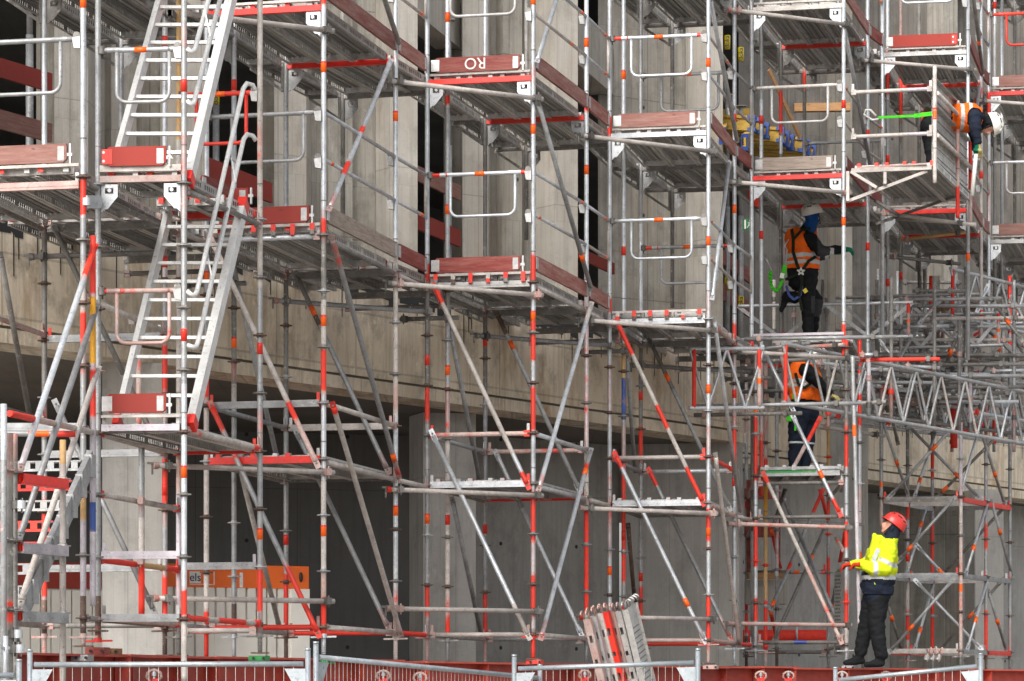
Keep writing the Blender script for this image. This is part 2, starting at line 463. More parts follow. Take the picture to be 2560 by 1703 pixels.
# ---------------------------------------------------------------- the concrete building
BLD = thing('concrete_building', 'unfinished raw concrete building with dark window openings behind the scaffolding', 'building', G(900, 36, -.75))
def wall(name, A, B, z0, z1, th, mat, back=None):
    A, B = V((A.x, A.y, 0)), V((B.x, B.y, 0))
    d = (B - A).normalized(); n = V((-d.y, d.x, 0)) if back is None else back
    m = MB()
    vs = [p + V((0, 0, z)) for z in (z0, z1) for p in (A, B, B + n * th, A + n * th)]
    m.add(vs, [[0, 3, 2, 1], [4, 5, 6, 7], [0, 1, 5, 4], [1, 2, 6, 5], [2, 3, 7, 6], [3, 0, 4, 7]], mat)
    return m.build(name, BLD, uv=True)
def slab(pa, pb, fY, nm):
    A, B = G(pa, fY(pa)), G(pb, fY(pb)); d = (B - A).normalized(); n = V((-d.y, d.x, 0))
    wall('slab_edge', A, B, 3.40, 4.34, .35, 'cslab')
    wall('slab_edge', A - n * .07 - d * .02, B - n * .07 + d * .02, 3.23, 3.36, .5, 'cslab')       # the drip lip below
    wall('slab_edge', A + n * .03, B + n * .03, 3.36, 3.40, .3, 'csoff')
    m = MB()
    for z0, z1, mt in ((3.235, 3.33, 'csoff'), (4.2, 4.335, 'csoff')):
        q = [A + n * .44, B + n * .44, B + n * 9, A + n * 9]
        vs = [p + V((0, 0, z)) for z in (z0, z1) for p in q]
        m.add(vs, [[0, 3, 2, 1], [4, 5, 6, 7], [0, 1, 5, 4], [1, 2, 6, 5], [2, 3, 7, 6], [3, 0, 4, 7]], mt)
    m.build('floor_slab', BLD, uv=True)
    # bitumen membrane hanging ragged over the top edge
    m = MB(); L = (B - A).length; x = 0; r = random.Random(3)
    while x < L:
        wd = r.uniform(.05, .22)
        dz = r.choice([.05, .08, .1, .14]) * r.uniform(.6, 1.3)
        p0, p1 = A + d * x - n * .006, A + d * min(x + wd, L) - n * .006
        m.prism([p0 + V((0, 0, 4.35)), p1 + V((0, 0, 4.35)), p1 + V((0, 0, 4.34 - dz)), p0 + V((0, 0, 4.34 - dz * r.uniform(.6, 1)))], n * .006, 'K')
        if r.random() < .5:
            c = A + d * (x + wd * r.random()) - n * .006; h = r.uniform(.1, .45)
            m.prism([c + V((0, 0, 4.33)) - d * .006, c + V((0, 0, 4.33)) + d * .006, c + V((0, 0, 4.3 - h)) + d * .003, c + V((0, 0, 4.3 - h)) - d * .003], n * .005, 'K')
        x += wd
    m.build('membrane', BLD)
slab(-420, 1850, slabY, 1)
slab(1835, 3000, slab2Y, 2)
# upper storey: fins between dark openings
FIN = [(-60, 28.6, -420), (505, 32.9, 130), (1037, 36.2, 680), (1437, 39.0, 1150), (1800, 41.9, 1535), (2125, 49.3, 1880), (2388, 52.2, 2165), (2640, 55, 2412)]
SW = {505: 0.30, 1037: .31, 1437: .34, 1800: .3, 2125: .17, 2388: .3}
for k, (pr, Yr, pl) in enumerate(FIN):
    B, A = G(pr, Yr), G(pl, Yr - 1.0)
    d = (B - A).normalized(); n = V((-d.y, d.x, 0)); sw = SW.get(pr, .3)
    L = (B - A).length
    bk_ = V((.05, 1, 0)).normalized()
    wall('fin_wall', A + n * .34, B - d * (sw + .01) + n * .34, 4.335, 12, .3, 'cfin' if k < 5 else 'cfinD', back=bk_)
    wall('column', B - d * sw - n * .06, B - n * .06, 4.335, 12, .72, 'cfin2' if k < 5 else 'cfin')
    # a second shallow pilaster seen as a lighter band
    if k in (1, 2, 3): wall('column', A - n * .05, A + d * (L * .22) - n * .05, 4.335, 12, .7, 'cfin2', back=bk_); wall('column', A + d * (L * .45) + n * .2, A + d * (L * .62) + n * .2, 4.335, 12, .3, 'cfin')
    if k + 1 < len(FIN):
        pr2, Yr2, pl2 = FIN[k + 1]
        Bn = G(pl2, Yr2 - 1.0)
        if k < 4:
            wall('lintel', B + V((.004, .08, 0)), Bn + V((-.004, .3, 0)), 7.80, 8.45, .3, 'cfin2')
q = []
A, B = G(-420, 31.5), G(2900, 60)
d = (B - A).normalized(); n = V((-d.y, d.x, 0))
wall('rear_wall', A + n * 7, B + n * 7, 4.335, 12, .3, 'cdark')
m = MB()
for z in (8.05, 11.9):
    fr_ = [G(px_, Y_ + .45) for pr, Yr, pl in FIN[1:] for px_, Y_ in ((pl, Yr - 1.0), (pr, Yr))]
    ring_ = [G(-420, 29.5)] + fr_ + [B + n * 7, A + n * 7]
    vs = [p + V((0, 0, zz)) for zz in (z, z + .35) for p in ring_]
    k = len(ring_)
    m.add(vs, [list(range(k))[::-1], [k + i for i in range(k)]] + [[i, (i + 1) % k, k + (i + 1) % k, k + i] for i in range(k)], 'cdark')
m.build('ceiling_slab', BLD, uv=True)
# ground storey
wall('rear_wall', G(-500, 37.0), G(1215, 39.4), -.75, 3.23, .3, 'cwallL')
wall('rear_wall', G(1180, 39.0), G(1548, 40.6), -.75, 3.23, .3, 'cwall')
wall('rear_wall', G(1556, 40.45), G(1848, 40.15), -.75, 3.23, .35, 'ccol')
wall('rear_wall', G(1850, 44.5), G(2170, 46.6), -.75, 4.3, .3, 'cwall')
wall('rear_wall', G(2130, 49.5), G(3000, 58), -.75, 3.23, .3, 'cwall')
def column(px, Y, wd, dp, ang, z1, mat='ccol'):
    c = G(px, Y); a = math.radians(ang)
    ux, uy = V((math.cos(a), math.sin(a), 0)), V((-math.sin(a), math.cos(a), 0))
    m = MB(); m.box(c + V((0, 0, (z1 - .75) / 2)), ux * wd / 2, uy * dp / 2, V((0, 0, (z1 + .75) / 2)), mat)
    m.build('column', BLD, uv=True)
column(1106, 36.3, .62, .56, 18, 3.23)
column(330, 30.86, .57, .44, 8, 3.23)
column(2460, 49.3, .46, .5, 10, 3.23)
column(2290, 50.5, 1.3, .4, 0, 3.23, 'cfin')
m = MB(); m.tube(G(2161, 46.2, -.75), G(2161, 46.2, zat(1168, 46.2)), .045, 'cfin2', 12); m.build('downpipe', BLD)
# recess in the shaft behind the climbing tower: a block of concrete sill and red shutter boards
wall('sill', G(1866, 41.2), G(1968, 41.2), zat(1510, 41.2), zat(1450, 41.2), .35, 'cfin2')

# guard boards nailed across the openings
def board(name, label, A, B, z0, z1, mat, cat='board', th=.035, group=None):
    d = B - A; L = d.length
    m = MB(); m.ab(0, L, 0, th, 0, z1 - z0, mat)
    me = m.mesh(name, None)
    o = inst(name, me, None, A + V((0, 0, z0)), d)
    return tag(o, label, cat, group)
gb = 'guard boards nailed across the window openings'
for (pa, Ya, pb, Yb, y0, y1, mt, lab) in [
    (-40, 30.2, 131, 31.2, 132, 180, 'wR', 'dark red guard board, upper of two crossing the opening at the photo\'s top left'),
    (-40, 30.2, 131, 31.2, 262, 310, 'wb', 'brown guard board, lower of two crossing the opening at the photo\'s top left'),
    (500, 33.0, 681, 34.9, 384, 436, 'wR', 'red guard board across the dark opening behind the ladder tower'),
    (1032, 36.3, 1152, 37.9, 408, 446, 'wb', 'brown guard board crossing an opening above a bright red one'),
    (1032, 36.3, 1152, 37.9, 524, 568, 'wR', 'bright red guard board beneath a brown one in the same dark opening'),
    (1432, 39.1, 1537, 40.8, 611, 640, 'wR', 'red guard board across the narrow opening above the leaning plank stack'),
    (1796, 42.0, 1884, 44.5, 615, 652, 'wr', 'faded red guard board at chest height beside the blue hooded worker'),
    (1796, 42.0, 1884, 44.5, 700, 742, 'wr', 'faded red guard board at knee height beside the blue hooded worker')]:
    board('guard_board', lab, G(pa, Ya), G(pb, Yb), zat(y1, Ya), zat(y0, Ya), mt, 'board', group=gb)

# ---------------------------------------------------------------- scaffold parts
ROS = MB()
for k in range(1):
    n_ = 16
    a_ = [V((.061 * math.cos(2 * math.pi * i / n_), .061 * math.sin(2 * math.pi * i / n_), z)) for z in (-.005, .005) for i in range(n_)]
    ROS.add(a_, [list(range(n_))[::-1], [n_ + i for i in range(n_)]] + [[i, (i + 1) % n_, n_ + (i + 1) % n_, n_ + i] for i in range(n_)], 'x')
ROS.cone((0, 0, -.02), (0, 0, .02), .029, .029, 'x', 10)
ROSETTE = {}
for k in ('x', 'd', 'p', 'r', 's', 'm'):
    mm = MB(); mm.v, mm.f, mm.s = ROS.v, ROS.f, ROS.s; mm.m = [k] * len(ROS.f)
    ROSETTE[k] = mm.mesh('rosette', None)
TAPE = {}
for k in ('o', 'k'):
    mm = MB(); mm.zones((0, 0, -.05), (0, 0, .05), .0258, [(0, k if k == 'o' else 'k'), (.78, k if k == 'k' else 'k'), 1] if k == 'k' else [(0, 'o'), (.84, 'k'), 1], 12)
    TAPE[k] = mm.mesh('tape_band', None)
JACK = {}
def jack_mesh(mat):
    if mat not in JACK:
        m = MB()
        m.tube((0, 0, 0), (0, 0, 1), .019, mat, 10)      # scaled in z by the caller: no; see jack()
        JACK[mat] = m
    return JACK[mat]
def jack(parent, xy, z0, z1, mat='d', plate='x', wide=.075):
    # screw spindle with wing nut and foot plate
    m = MB()
    m.tube((xy.x, xy.y, z0 + .01), (xy.x, xy.y, z1), .019, mat, 10)
    n_ = int((z1 - z0 - .04) / .016)
    for i in range(n_):
        z = z0 + .03 + i * .016
        m.cone((xy.x, xy.y, z), (xy.x, xy.y, z + .006), .0225, .0225, mat, 8)
    zt = z1 - .02
    m.cone((xy.x, xy.y, zt - .02), (xy.x, xy.y, zt + .02), .034, .03, mat, 10)
    m.bar((xy.x - .115, xy.y, zt - .012), (xy.x + .115, xy.y, zt - .006), .035, .016, mat)
    m.box((xy.x, xy.y, z0 + .006), (wide, 0, 0), (0, wide, 0), (0, 0, .006), plate)
    return m.build('base_jack', parent)
STD = {}
def std(root, key, px, Y, zs, tapes=(), rings=True, foot=None, base=None, rmat='x', rz=(.63, 4.2)):
    """zs: [(y, mat), ..., y_end] from top to bottom in photo rows at this pole."""
    X = G(px, Y); STD[key] = X
    y0 = zs[0][0]; y1 = zs[-1]
    zt, zb = zat(y0, Y), zat(y1, Y)
    L = y1 - y0
    z_ = [((q[0] - y0) / L, q[1]) for q in zs[:-1]] + [1]
    m = MB()
    m.zones(X + V((0, 0, zt)), X + V((0, 0, zb)), .0242, z_, 12)
    for zj in (2.3, 4.45, 6.45, 8.45):                    # spigot joints
        if zb + .2 < zj < zt - .2: m.cone(X + V((0, 0, zj)), X + V((0, 0, zj + .012)), .0262, .0262, 'd', 12)
    o = m.build('standard', root)
    if rings:
        k = 0
        while True:
            z = .65 + .5 * k; k += 1
            if z > min(zt, rz[1]): break
            if z < zb or z < rz[0]: continue
            inst('rosette', ROSETTE[RND.choice(['x', 'd', 'm', rmat])], o, X + V((0, 0, z)))
    for (ty, c) in tapes:
        inst('tape_band', TAPE[c], o, X + V((0, 0, zat(ty, Y))))
    if foot: jack(root, X, foot, zb + .02, base or RND.choice(['d', 'd', 'x', 'm', 'p']))
    return o
def ledger(root, a, b, z, mat='s', kind='t', name=None, ends='p', z2=None, trim=.035):
    A, B = (STD[a] if isinstance(a, str) else a), (STD[b] if isinstance(b, str) else b)
    A = V((A.x, A.y, z)); B = V((B.x, B.y, z if z2 is None else z2))
    d = (B - A).normalized(); A2, B2 = A + d * trim, B - d * trim
    m = MB()
    if kind == 't':
        if isinstance(mat, list): m.zones(A2, B2, .0242, mat, 10)
        else: m.tube(A2, B2, .0242, mat, 10)
    elif kind == 'u':                                     # U-section transom, open upward
        s_ = d.cross(UP).normalized()
        m.bar(A2 + s_ * .024, B2 + s_ * .024, .006, .062, mat); m.bar(A2 - s_ * .024, B2 - s_ * .024, .006, .062, mat)
        m.bar(A2 + V((0, 0, -.028)), B2 + V((0, 0, -.028)), .042, .007, mat)
        m.bar(A2 + s_ * .0285 + V((0, 0, -.004)), B2 + s_ * .0285 + V((0, 0, -.004)), .004, .01, mat)
    elif kind == 'b':                                     # flat box transom
        m.bar(A2, B2, .05, .052, mat)
    if ends:
        for Q, s2 in ((A, 1), (B, -1)):
            c = Q + d * (s2 * .06)
            m.bar(c - d * .03, c + d * .03, .045, .062, ends)
            sd_ = d.cross(UP).normalized()
            m.box(Q + d * s2 * .05 + V((0, 0, .045)), d * .014, sd_ * .004, V((0, 0, .055)), 'hook' if RND.random() < .4 else ends)
    return m.build(name or {'t': 'ledger', 'u': 'transom', 'b': 'transom'}[kind], root)
def brace(root, x1, y1, Y1, x2, y2, Y2, mat='m', tape=None, off=.0, r=.0242):
    A, B = P(x1, y1, Y1 - off), P(x2, y2, Y2 - off)
    d = (B - A).normalized()
    m = MB()
    zs = mat if isinstance(mat, list) else [(0, mat), 1]
    L = (B - A).length
    m.zones(A + d * .05, B - d * .05, r, zs, 10)
    s_ = d.cross(V((0, 1, 0))).normalized()
    for Q, s2, mt in ((A, 1, zs[0][1]), (B, -1, zs[-2][1])):   # flattened bolted ends
        m.box(Q + d * s2 * .045, d * .065, s_ * .026, V((0, .007, 0)), mt)
        m.tube(Q + d * s2 * .03 + V((0, -.012, 0)), Q + d * s2 * .03 + V((0, .04, 0)), .011, 'G', 8)
    o = m.build('diagonal_brace', root)
    if tape:
        for t_ in (tape if isinstance(tape, (list, tuple)) else [tape]):
            mm = MB(); p = A + (B - A) * t_; mm.tube(p - d * .05, p + d * .05, .0262, 'o', 12); mm.build('tape_band', o)
    return o
def coupler(m, c, d1, mat='G'):
    d1 = V(d1).normalized()
    u = d1.cross(UP); u = u.normalized() if u.length > .1 else V((0, 1, 0))
    m.cone(c - d1 * .03, c + d1 * .03, .036, .036, mat, 10)
    m.box(c + u * .04, d1 * .022, u * .028, V((0, 0, .03)), mat)
    m.tube(c + u * .05 - V((0, 0, .055)), c + u * .05 + V((0, 0, .05)), .008, mat, 6)
def link(root, a, b, mat='w', ext0=.12, ext1=.08, claw=True, name='link_tube', r=.0242):
    """loose tube clamped across: a, b are full points."""
    A, B = V(a), V(b); d = (B - A).normalized()
    A2, B2 = A - d * ext0, B + d * ext1
    m = MB()
    m.zones(A2, B2, r, mat if isinstance(mat, list) else [(0, mat), 1], 10)
    coupler(m, A, d, RND.choice(['G', 'd', 'p'])); coupler(m, B, d, RND.choice(['G', 'd', 'p']))
    if claw:
        m.cone(A2 - d * .01, A2 + d * .035, .034, .03, RND.choice(['d', 'p', 'r']), 8)
        m.box(A2 - d * .03 + V((0, 0, .018)), d * .035, d.cross(UP).normalized() * .012, V((0, 0, .01)), 'd')
        m.box(A2 - d * .02 + V((0, 0, -.035)), d * .008, d.cross(UP).normalized() * .006, V((0, 0, .045)), 'd')
    return m.build(name, root)

# ---- decks: steel planks laid side by side
def plank_mesh(L, k=0):
    m = MB()
    wd = .315
    m.add([(0, 0, 0), (L, 0, 0), (L, wd, 0), (0, wd, 0)], [[0, 1, 2, 3]], 'sheet')
    for yy in (.06, .125, .19, .255):                     # pressed ribs
        m.ab(.05, L - .05, yy - .006, yy + .006, -.014, -.002, 'sheet')
    for y0, y1, s_ in ((-.003, 0, 1), (wd, wd + .003, -1)):
        m.ab(0, L, y0, y1, -.016, .003, 'pf'); m.ab(0, L, y0, y1, -.075, -.056, 'pf')
        x = 0.0; i = 0
        while x < L - .001:                               # webs between the stamped holes
            wv = .022 if i % 7 else .10
            x1 = min(x + wv, L)
            m.ab(x, x1, y0, y1, -.056, -.016, 'pf'); x = x1 + .034; i += 1
        yl = (y1, y1 + .03) if s_ > 0 else (y0 - .03, y0)
        m.ab(0, L, yl[0], yl[1], -.075, -.072, 'pf')
    for x in (0.0, L - .05):
        m.ab(x, x + .05, 0, wd, -.06, -.004, 'pf')
    for yy in (.05, .26):
        for x0, sg in ((0, -1), (L, 1)):
            m.ab(min(x0, x0 + sg * .05), max(x0, x0 + sg * .05), yy - .022, yy + .022, -.012, .012, RND.choice(['hook', 'r']))
            xe = x0 + sg * .05
            m.ab(min(xe, xe + sg * .008), max(xe, xe + sg * .008), yy - .022, yy + .022, -.05, .012, RND.choice(['hook', 'r', 'hook']))
    return m.mesh('plank', None)
PLK = {}
def plank(L):
    k = round(L, 1)
    PLK.setdefault(k, plank_mesh(k))
    return PLK[k]
def deck(label, a, z, offs, lift=0.0, trim=.06):
    """steel planks from line a (front-left point) along b-a; offs: sideways offsets along e (point pairs give e)."""
    A, B, E = a
    d = (B - A); L = round(d.length - trim * 2, 1); dn = d.normalized(); en = (E - A); en.z = 0; en.normalize()
    r = thing('scaffold_deck', label, 'deck', V((A.x, A.y, z)), 'steel plank decks of the scaffold')
    for o_ in offs:
        p = A + dn * trim + en * o_ + V((0, 0, z))
        # plank local x along d, local y to the left of d: start at the right-hand edge
        q = p + en * .315
        inst('plank', plank(L), r, V((q.x, q.y, z + RND.uniform(-.002, .004))), dn)
    return r
def toe(label, A, B, z, mat, h=.15, cat='toe board', marks=None, clip=True):
    d = B - A; L = d.length
    m = MB()
    t_ = .015
    c = .03
    vs = [V((x, y, zz)) for y in (-t_, t_) for x, zz in ((0, c), (c, 0), (L - c, 0), (L, c), (L, h - c), (L - .004, h), (c, h), (0, h - c))]
    m.add(vs, [list(range(8)), [8 + i for i in range(8)][::-1]] + [[i + 8, (i + 1) % 8 + 8, (i + 1) % 8, i] for i in range(8)], mat)
    o = inst('toe_board', m.mesh('toe_board', None), None, V((A.x, A.y, z)), V((d.x, d.y, d.z)))
    tag(o, label, cat, 'wooden toe boards along the deck edges')
    if clip:
        for x0, x1 in ((-.03, .055), (L - .075, L - .02)):
            m = MB(); cm = RND.choice(['hook', 'hook', 'R' if mat == 'wR' else 'hook'])
            m.ab(x0, x1, -t_ - .004, -t_ - .001, .015, h - .02, cm)
            m.tube((x0 + .015, -t_ - .006, .04), (x0 + .015, -t_ - .001, .04), .012, 'hook', 8)
            m.tube((x0 + .015, -t_ - .006, h - .045), (x0 + .015, -t_ - .001, h - .045), .012, 'hook', 8)
            e = inst('end_fitting', m.mesh('end_fitting', None), o, (0, 0, 0)); e.location = (0, 0, 0)
        m = MB(); m.ab(L, L + .045, -.01, .01, .05, .075, 'hook'); m.ab(L + .02, L + .034, -.012, .012, -.01, h, 'hook')
        e = inst('hanging_bracket', m.mesh('hanging_bracket', None), o, (0, 0, 0)); e.location = (0, 0, 0)
    return o
def guard(label, A, B, zt, zl, mat='s', a0=.22, a1=.83, mat2=None, tape=.5):
    """end guard frame: flattened top rail with a U of thin tube hung below."""
    d = (B - A); L = d.length; dn = d.normalized(); mat2 = mat2 or mat
    r = thing('end_guard', label, 'guard rail', V((A.x, A.y, zt)), 'end guard frames of the scaffold')
    m = MB(); a = A + V((0, 0, zt)); b = B + V((0, 0, zt))
    m.zones(a + dn * .05, b - dn * .06, .021, [(0, mat2), (.08, mat2), (.2, mat), (.8, mat), (.9, mat2), 1], 10)
    for t_ in (.15, .22, .8, .86): m.cone(a + dn * (L * t_ - .03), a + dn * (L * t_ + .03), .024, .024, mat, 10)
    m.build('top_rail', r)
    if tape: 
        mm = MB(); mm.tube(a + dn * (L * tape - .05), a + dn * (L * tape + .05), .0225, 'o', 12); mm.build('tape_band', r.children[0])
    m = MB(); p0, p1 = a + dn * (L * a0), a + dn * (L * a1); dz = zl - zt; rr = .08
    pts = [p0, p0 + V((0, 0, dz + rr))]
    for k in range(1, 5): an = k / 5 * math.pi / 2; pts.append(p0 + V((0, 0, dz + rr)) + dn * (rr * (1 - math.cos(an))) + V((0, 0, -rr * math.sin(an))))
    pts.append(p0 + V((0, 0, dz)) + dn * rr); pts.append(p1 + V((0, 0, dz)) - dn * rr)
    for k in range(1, 5): an = k / 5 * math.pi / 2; pts.append(p1 + V((0, 0, dz)) - dn * rr + dn * (rr * math.sin(an)) + V((0, 0, rr * (1 - math.cos(an)))))
    pts += [p1 + V((0, 0, dz + rr)), p1]
    m.pipe(pts, .0165, mat, 8)
    m.build('hoop', r)
    m = MB(); coupler(m, a + dn * .03, UP, 'G'); m.build('clamp', r)
    m = MB(); clip_box(m, b - dn * .05 + V((0, 0, -.03)), dn); m.build('wedge_clip', r)
    return r
def clip_box(m, c, dn, s_=1):
    u = V((dn.x, dn.y, 0)).normalized(); n_ = V((-u.y, u.x, 0))
    q = [c + u * -.035 + V((0, 0, .035)), c + u * .03 + V((0, 0, .045)), c + u * .03 + V((0, 0, -.05)), c + u * -.02 + V((0, 0, -.045))]
    m.prism(q, n_ * .05, 'hook')
    m.cone(c + V((0, 0, .055)) - n_ * .02, c + V((0, 0, .055)) + n_ * .02, .03, .03, 'd', 10)
def handrail(root, A, B, z, mat='s', tape=None):
    a, b = V((A.x, A.y, z)), V((B.x, B.y, z)); dn = (b - a).normalized()
    m = MB(); m.tube(a + dn * .04, b - dn * .04, .0175, mat, 8)
    clip_box(m, a + V((-.05, -.02, -.04)), V((1, 0, 0)))
    o = m.build('handrail', root)
    if tape:
        mm = MB(); p = a + (b - a) * tape; mm.tube(p - dn * .04, p + dn * .04, .019, 'o', 8); mm.build('tape_band', o)
def gusset(root, X, e, z, s_, mat='m'):
    """stamped corner plate between standard and transom; s_ +1 to the right of the pole, -1 to its left."""
    e = e.normalized() * s_; n_ = V((-e.y, e.x, 0))
    a = X + V((0, 0, z)) + e * .028
    w_, h_ = .135, .20
    m = MB()
    # outline with cut corner, built as strips round an oblong hole
    m.prism([a, a + e * w_, a + e * w_ + V((0, 0, -.03)), a + V((0, 0, -.03))], n_ * .012, mat)
    m.prism([a + V((0, 0, -.03)), a + e * .03 + V((0, 0, -.03)), a + e * .03 + V((0, 0, -h_)), a + V((0, 0, -h_ - .03))], n_ * .012, mat)
    m.prism([a + e * (w_ - .035) + V((0, 0, -.03)), a + e * w_ + V((0, 0, -.03)), a + e * w_ + V((0, 0, -.10)), a + e * (w_ - .035) + V((0, 0, -.085))], n_ * .012, mat)
    m.prism([a + e * .03 + V((0, 0, -.075)), a + e * (w_ - .035) + V((0, 0, -.075)), a + e * (w_ - .035) + V((0, 0, -.085)), a + e * w_ + V((0, 0, -.10)), a + e * .05 + V((0, 0, -h_)), a + e * .03 + V((0, 0, -h_))], n_ * .012, mat)
    m.tube(a + e * .07 + V((0, 0, -.05)) - n_ * .02, a + e * .07 + V((0, 0, -.05)) + n_ * .02, .016, mat, 8)
    return m.build('corner_plate', root)
def console(root, X, e, z, w_=.36):
    e = e.normalized() * -1
    a = X + V((0, 0, z))
    m = MB()
    m.bar(a + e * .02, a + e * w_, .045, .05, 'd')
    m.bar(a + e * .03 + V((0, 0, -.02)), a + e * .03 + V((0, 0, -.26)), .03, .03, 'd')
    m.bar(a + e * .03 + V((0, 0, -.25)), a + e * w_ + V((0, 0, -.02)), .028, .028, 'd')
    return m.build('console_bracket', root)
# ---------------------------------------------------------------- scaffold towers (saw-tooth bays stepping along the facade)
TW = {}
def tower(k, label, px, Y):
    TW[k] = thing('scaffold_tower', label, 'scaffold', G(px, Y, .37), 'scaffold bays along the facade')
tower('Y', 'scaffold bay at the photo\'s left edge, joined to the aluminium ladder tower', 207, 25.4)
tower('A', 'narrow stair tower of galvanised poles carrying two aluminium ladders', 460, 25.7)
tower('B', 'scaffold bay standing over the orange and cream site container', 808, 28.57)
tower('C', 'scaffold bay with the chalked RO toe board near its top', 1334, 31.8)
tower('D', 'scaffold bay behind the leaning bundle of steel planks', 1774, 34.87)
tower('E', 'high scaffold bay around the worker in the blue neck warmer', 2108, 37.7)
tower('F', 'high scaffold bay beneath the worker bending over the edge', 2420, 40.4)
tower('G', 'scaffold bay with red guard frame, cut by the photo\'s edge', 2471, 43.2)
WORD = {'Y': 'of the bay at the photo\'s left edge', 'A': 'of the ladder tower', 'B': 'of the bay over the orange container',
        'C': 'of the bay with the RO board', 'D': 'of the bay behind the leaning planks', 'E': 'of the bay with the blue hooded worker',
        'F': 'of the bay under the bending worker', 'G': 'of the bay cut by the photo\'s right edge'}
LV = {2.2: 'lowest', 4.25: 'middle', 6.25: 'upper', 8.25: 'topmost', 10.25: 'highest'}
T = -70
tY, tA, tB, tC, tD, tE, tF, tG = (TW[k] for k in 'YABCDEFG')
# Y
STD['Y.FL'] = G(-124, 25.65)
std(tY, 'Y.FR', 208, 25.4, [(T, 's'), (440, 'r'), (545, 'm'), (660, 'w'), (770, 'r'), (860, 'p'), (950, 'm'), (1240, 't'), (1300, 'v'), (1490, 'x'), 1590], [(5, 'o')], foot=.42)
std(tY, 'Y.ML', 111, 28.05, [(T, 's'), (480, 'd'), (1000, 'p'), (1100, 'm'), (1240, 'r'), (1500, 'x'), 1590], foot=.38)
std(tY, 'Y.MR', 412, 27.8, [(T, 's'), (520, 'p'), (700, 'm'), (850, 'r'), (985, 'p'), (1060, 'm'), (1135, 'r'), (1270, 'p'), (1330, 'm'), (1425, 'r'), 1575], [(105, 'k'), (655, 'k'), (1225, 'k')], foot=.38)
std(tY, 'Y.RL', 303, 30.05, [(T, 'm'), (320, 'd'), 590], rings=False)
std(tY, 'Y.RR', 585, 29.8, [(T, 's'), (560, 'd'), (900, 'p'), (960, 'w'), (1010, 'm'), (1510, 'x'), 1590], [(213, 'k'), (857, 'o')], foot=.38)
m = MB(); X = G(232, 25.5)
m.zones(X + V((0, 0, zat(590, 25.5))), X + V((0, 0, zat(1515, 25.5))), .0242, [(0, 'r'), (.165, 'y'), (.345, 'r'), (.50, 'v'), (.72, 'b'), (.80, 'v'), 1], 12)
m.build('standard', tY)
# A: stair tower
std(tA, 'A.FL', 245, 25.78, [(T, 'q'), (380, 'm'), (1490, 'x'), (1560, 'p'), 1600], rmat='p', foot=.55, base='r')
std(tA, 'A.FR', 460, 25.7, [(T, 'm'), (60, 'p'), (130, 'm'), (330, 'p'), (440, 'q'), (470, 'p'), (560, 'm'), (700, 'q'), (960, 'p'), (1000, 's'), (1465, 'r'), (1550, 'w'), 1705], [(215, 'k'), (838, 'k'), (1180, 'o')])
std(tA, 'A.RL', 447, 27.8, [(T, 't'), (350, 'w'), (1090, 'p'), (1240, 'v'), (1400, 'p'), (1520, 'm'), 1590], foot=.38)
std(tA, 'A.RR', 650, 27.65, [(T, 'q'), (300, 'p'), (420, 'q'), (600, 'w'), (720, 'm'), (1020, 'p'), (1120, 'm'), (1420, 'r'), (1520, 'p'), 1588], [(872, 'k'), (1335, 'o')], foot=.40, base='d')
# B
std(tB, 'B.FL', 516, 28.85, [(T, 's'), (460, 'm'), (940, 'r'), (1000, 'w'), (1520, 'r'), 1580], [(692, 'o')], foot=.38, base='r')
std(tB, 'B.FR', 809, 28.57, [(T, 'r'), (15, 's'), (520, 'p'), (555, 'r'), (597, 'd'), (750, 'w'), (868, 'R'), (985, 's'), (1200, 'w'), (1425, 'p'), (1500, 'r'), 1590], [(168, 'o'), (802, 'o'), (1327, 'o')], foot=.38, base='s')
std(tB, 'B.ML', 715, 31.2, [(T, 'm'), (560, 'd'), (1000, 'm'), (1430, 'r'), 1592], [(1350, 'k')], foot=.36)
std(tB, 'B.MR', 989, 30.95, [(T, 's'), (130, 'p'), (160, 's'), (640, 'w'), (950, 'p'), (1040, 's'), (1460, 'p'), (1530, 'm'), 1595], [(291, 'o'), (1277, 'o')], foot=.37, base='w')
std(tB, 'B.RL', 857, 32.75, [(T, 'd'), 560], rings=False)
std(tB, 'B.RR', 1119, 32.47, [(T, 's'), (230, 'r'), (270, 'm'), (960, 'p'), (1080, 'w'), (1480, 'p'), (1550, 'r'), 1600], [(44, 'o'), (524, 'o'), (926, 'o'), (1300, 'k')], foot=.37)
# C
std(tC, 'C.FL', 1068, 32.05, [(T, 's'), (630, 'q'), (660, 'r'), (710, 'd'), (960, 'R'), (1060, 'm'), (1460, 'r'), (1530, 'p'), 1592], [(901, 'k'), (1297, 'o')], foot=.37)
std(tC, 'C.FR', 1333, 31.8, [(T, 's'), (150, 'p'), (220, 's'), (630, 'r'), (710, 's'), (800, 'R'), (905, 's'), (955, 'r'), (1090, 's'), (1225, 'R'), (1340, 'p'), (1450, 'r'), (1540, 'p'), 1590], [(0, 'o'), (323, 'o'), (790, 'o')], foot=.40, base='r')
std(tC, 'C.ML', 1213, 34.2, [(T, 's'), (280, 'd'), (1000, 'm'), (1070, 'q'), (1480, 'r'), 1598], [(855, 'k'), (1323, 'k')], foot=.36)
std(tC, 'C.MR', 1466, 33.95, [(T, 's'), (240, 'r'), (285, 's'), (730, 'p'), (1120, 'w'), (1265, 'r'), (1410, 'R'), (1530, 'p'), 1605], [(107, 'o'), (425, 'o')], foot=.36)
std(tC, 'C.RL', 1316, 35.9, [(T, 'd'), 600], rings=False)
std(tC, 'C.RR', 1559, 35.55, [(T, 's'), (560, 's'), (860, 't'), (945, 'b'), (1050, 'p'), (1200, 'r'), (1460, 'm'), (1500, 'r'), 1605], [(188, 'o'), (628, 'k'), (1340, 'k')], foot=.36)
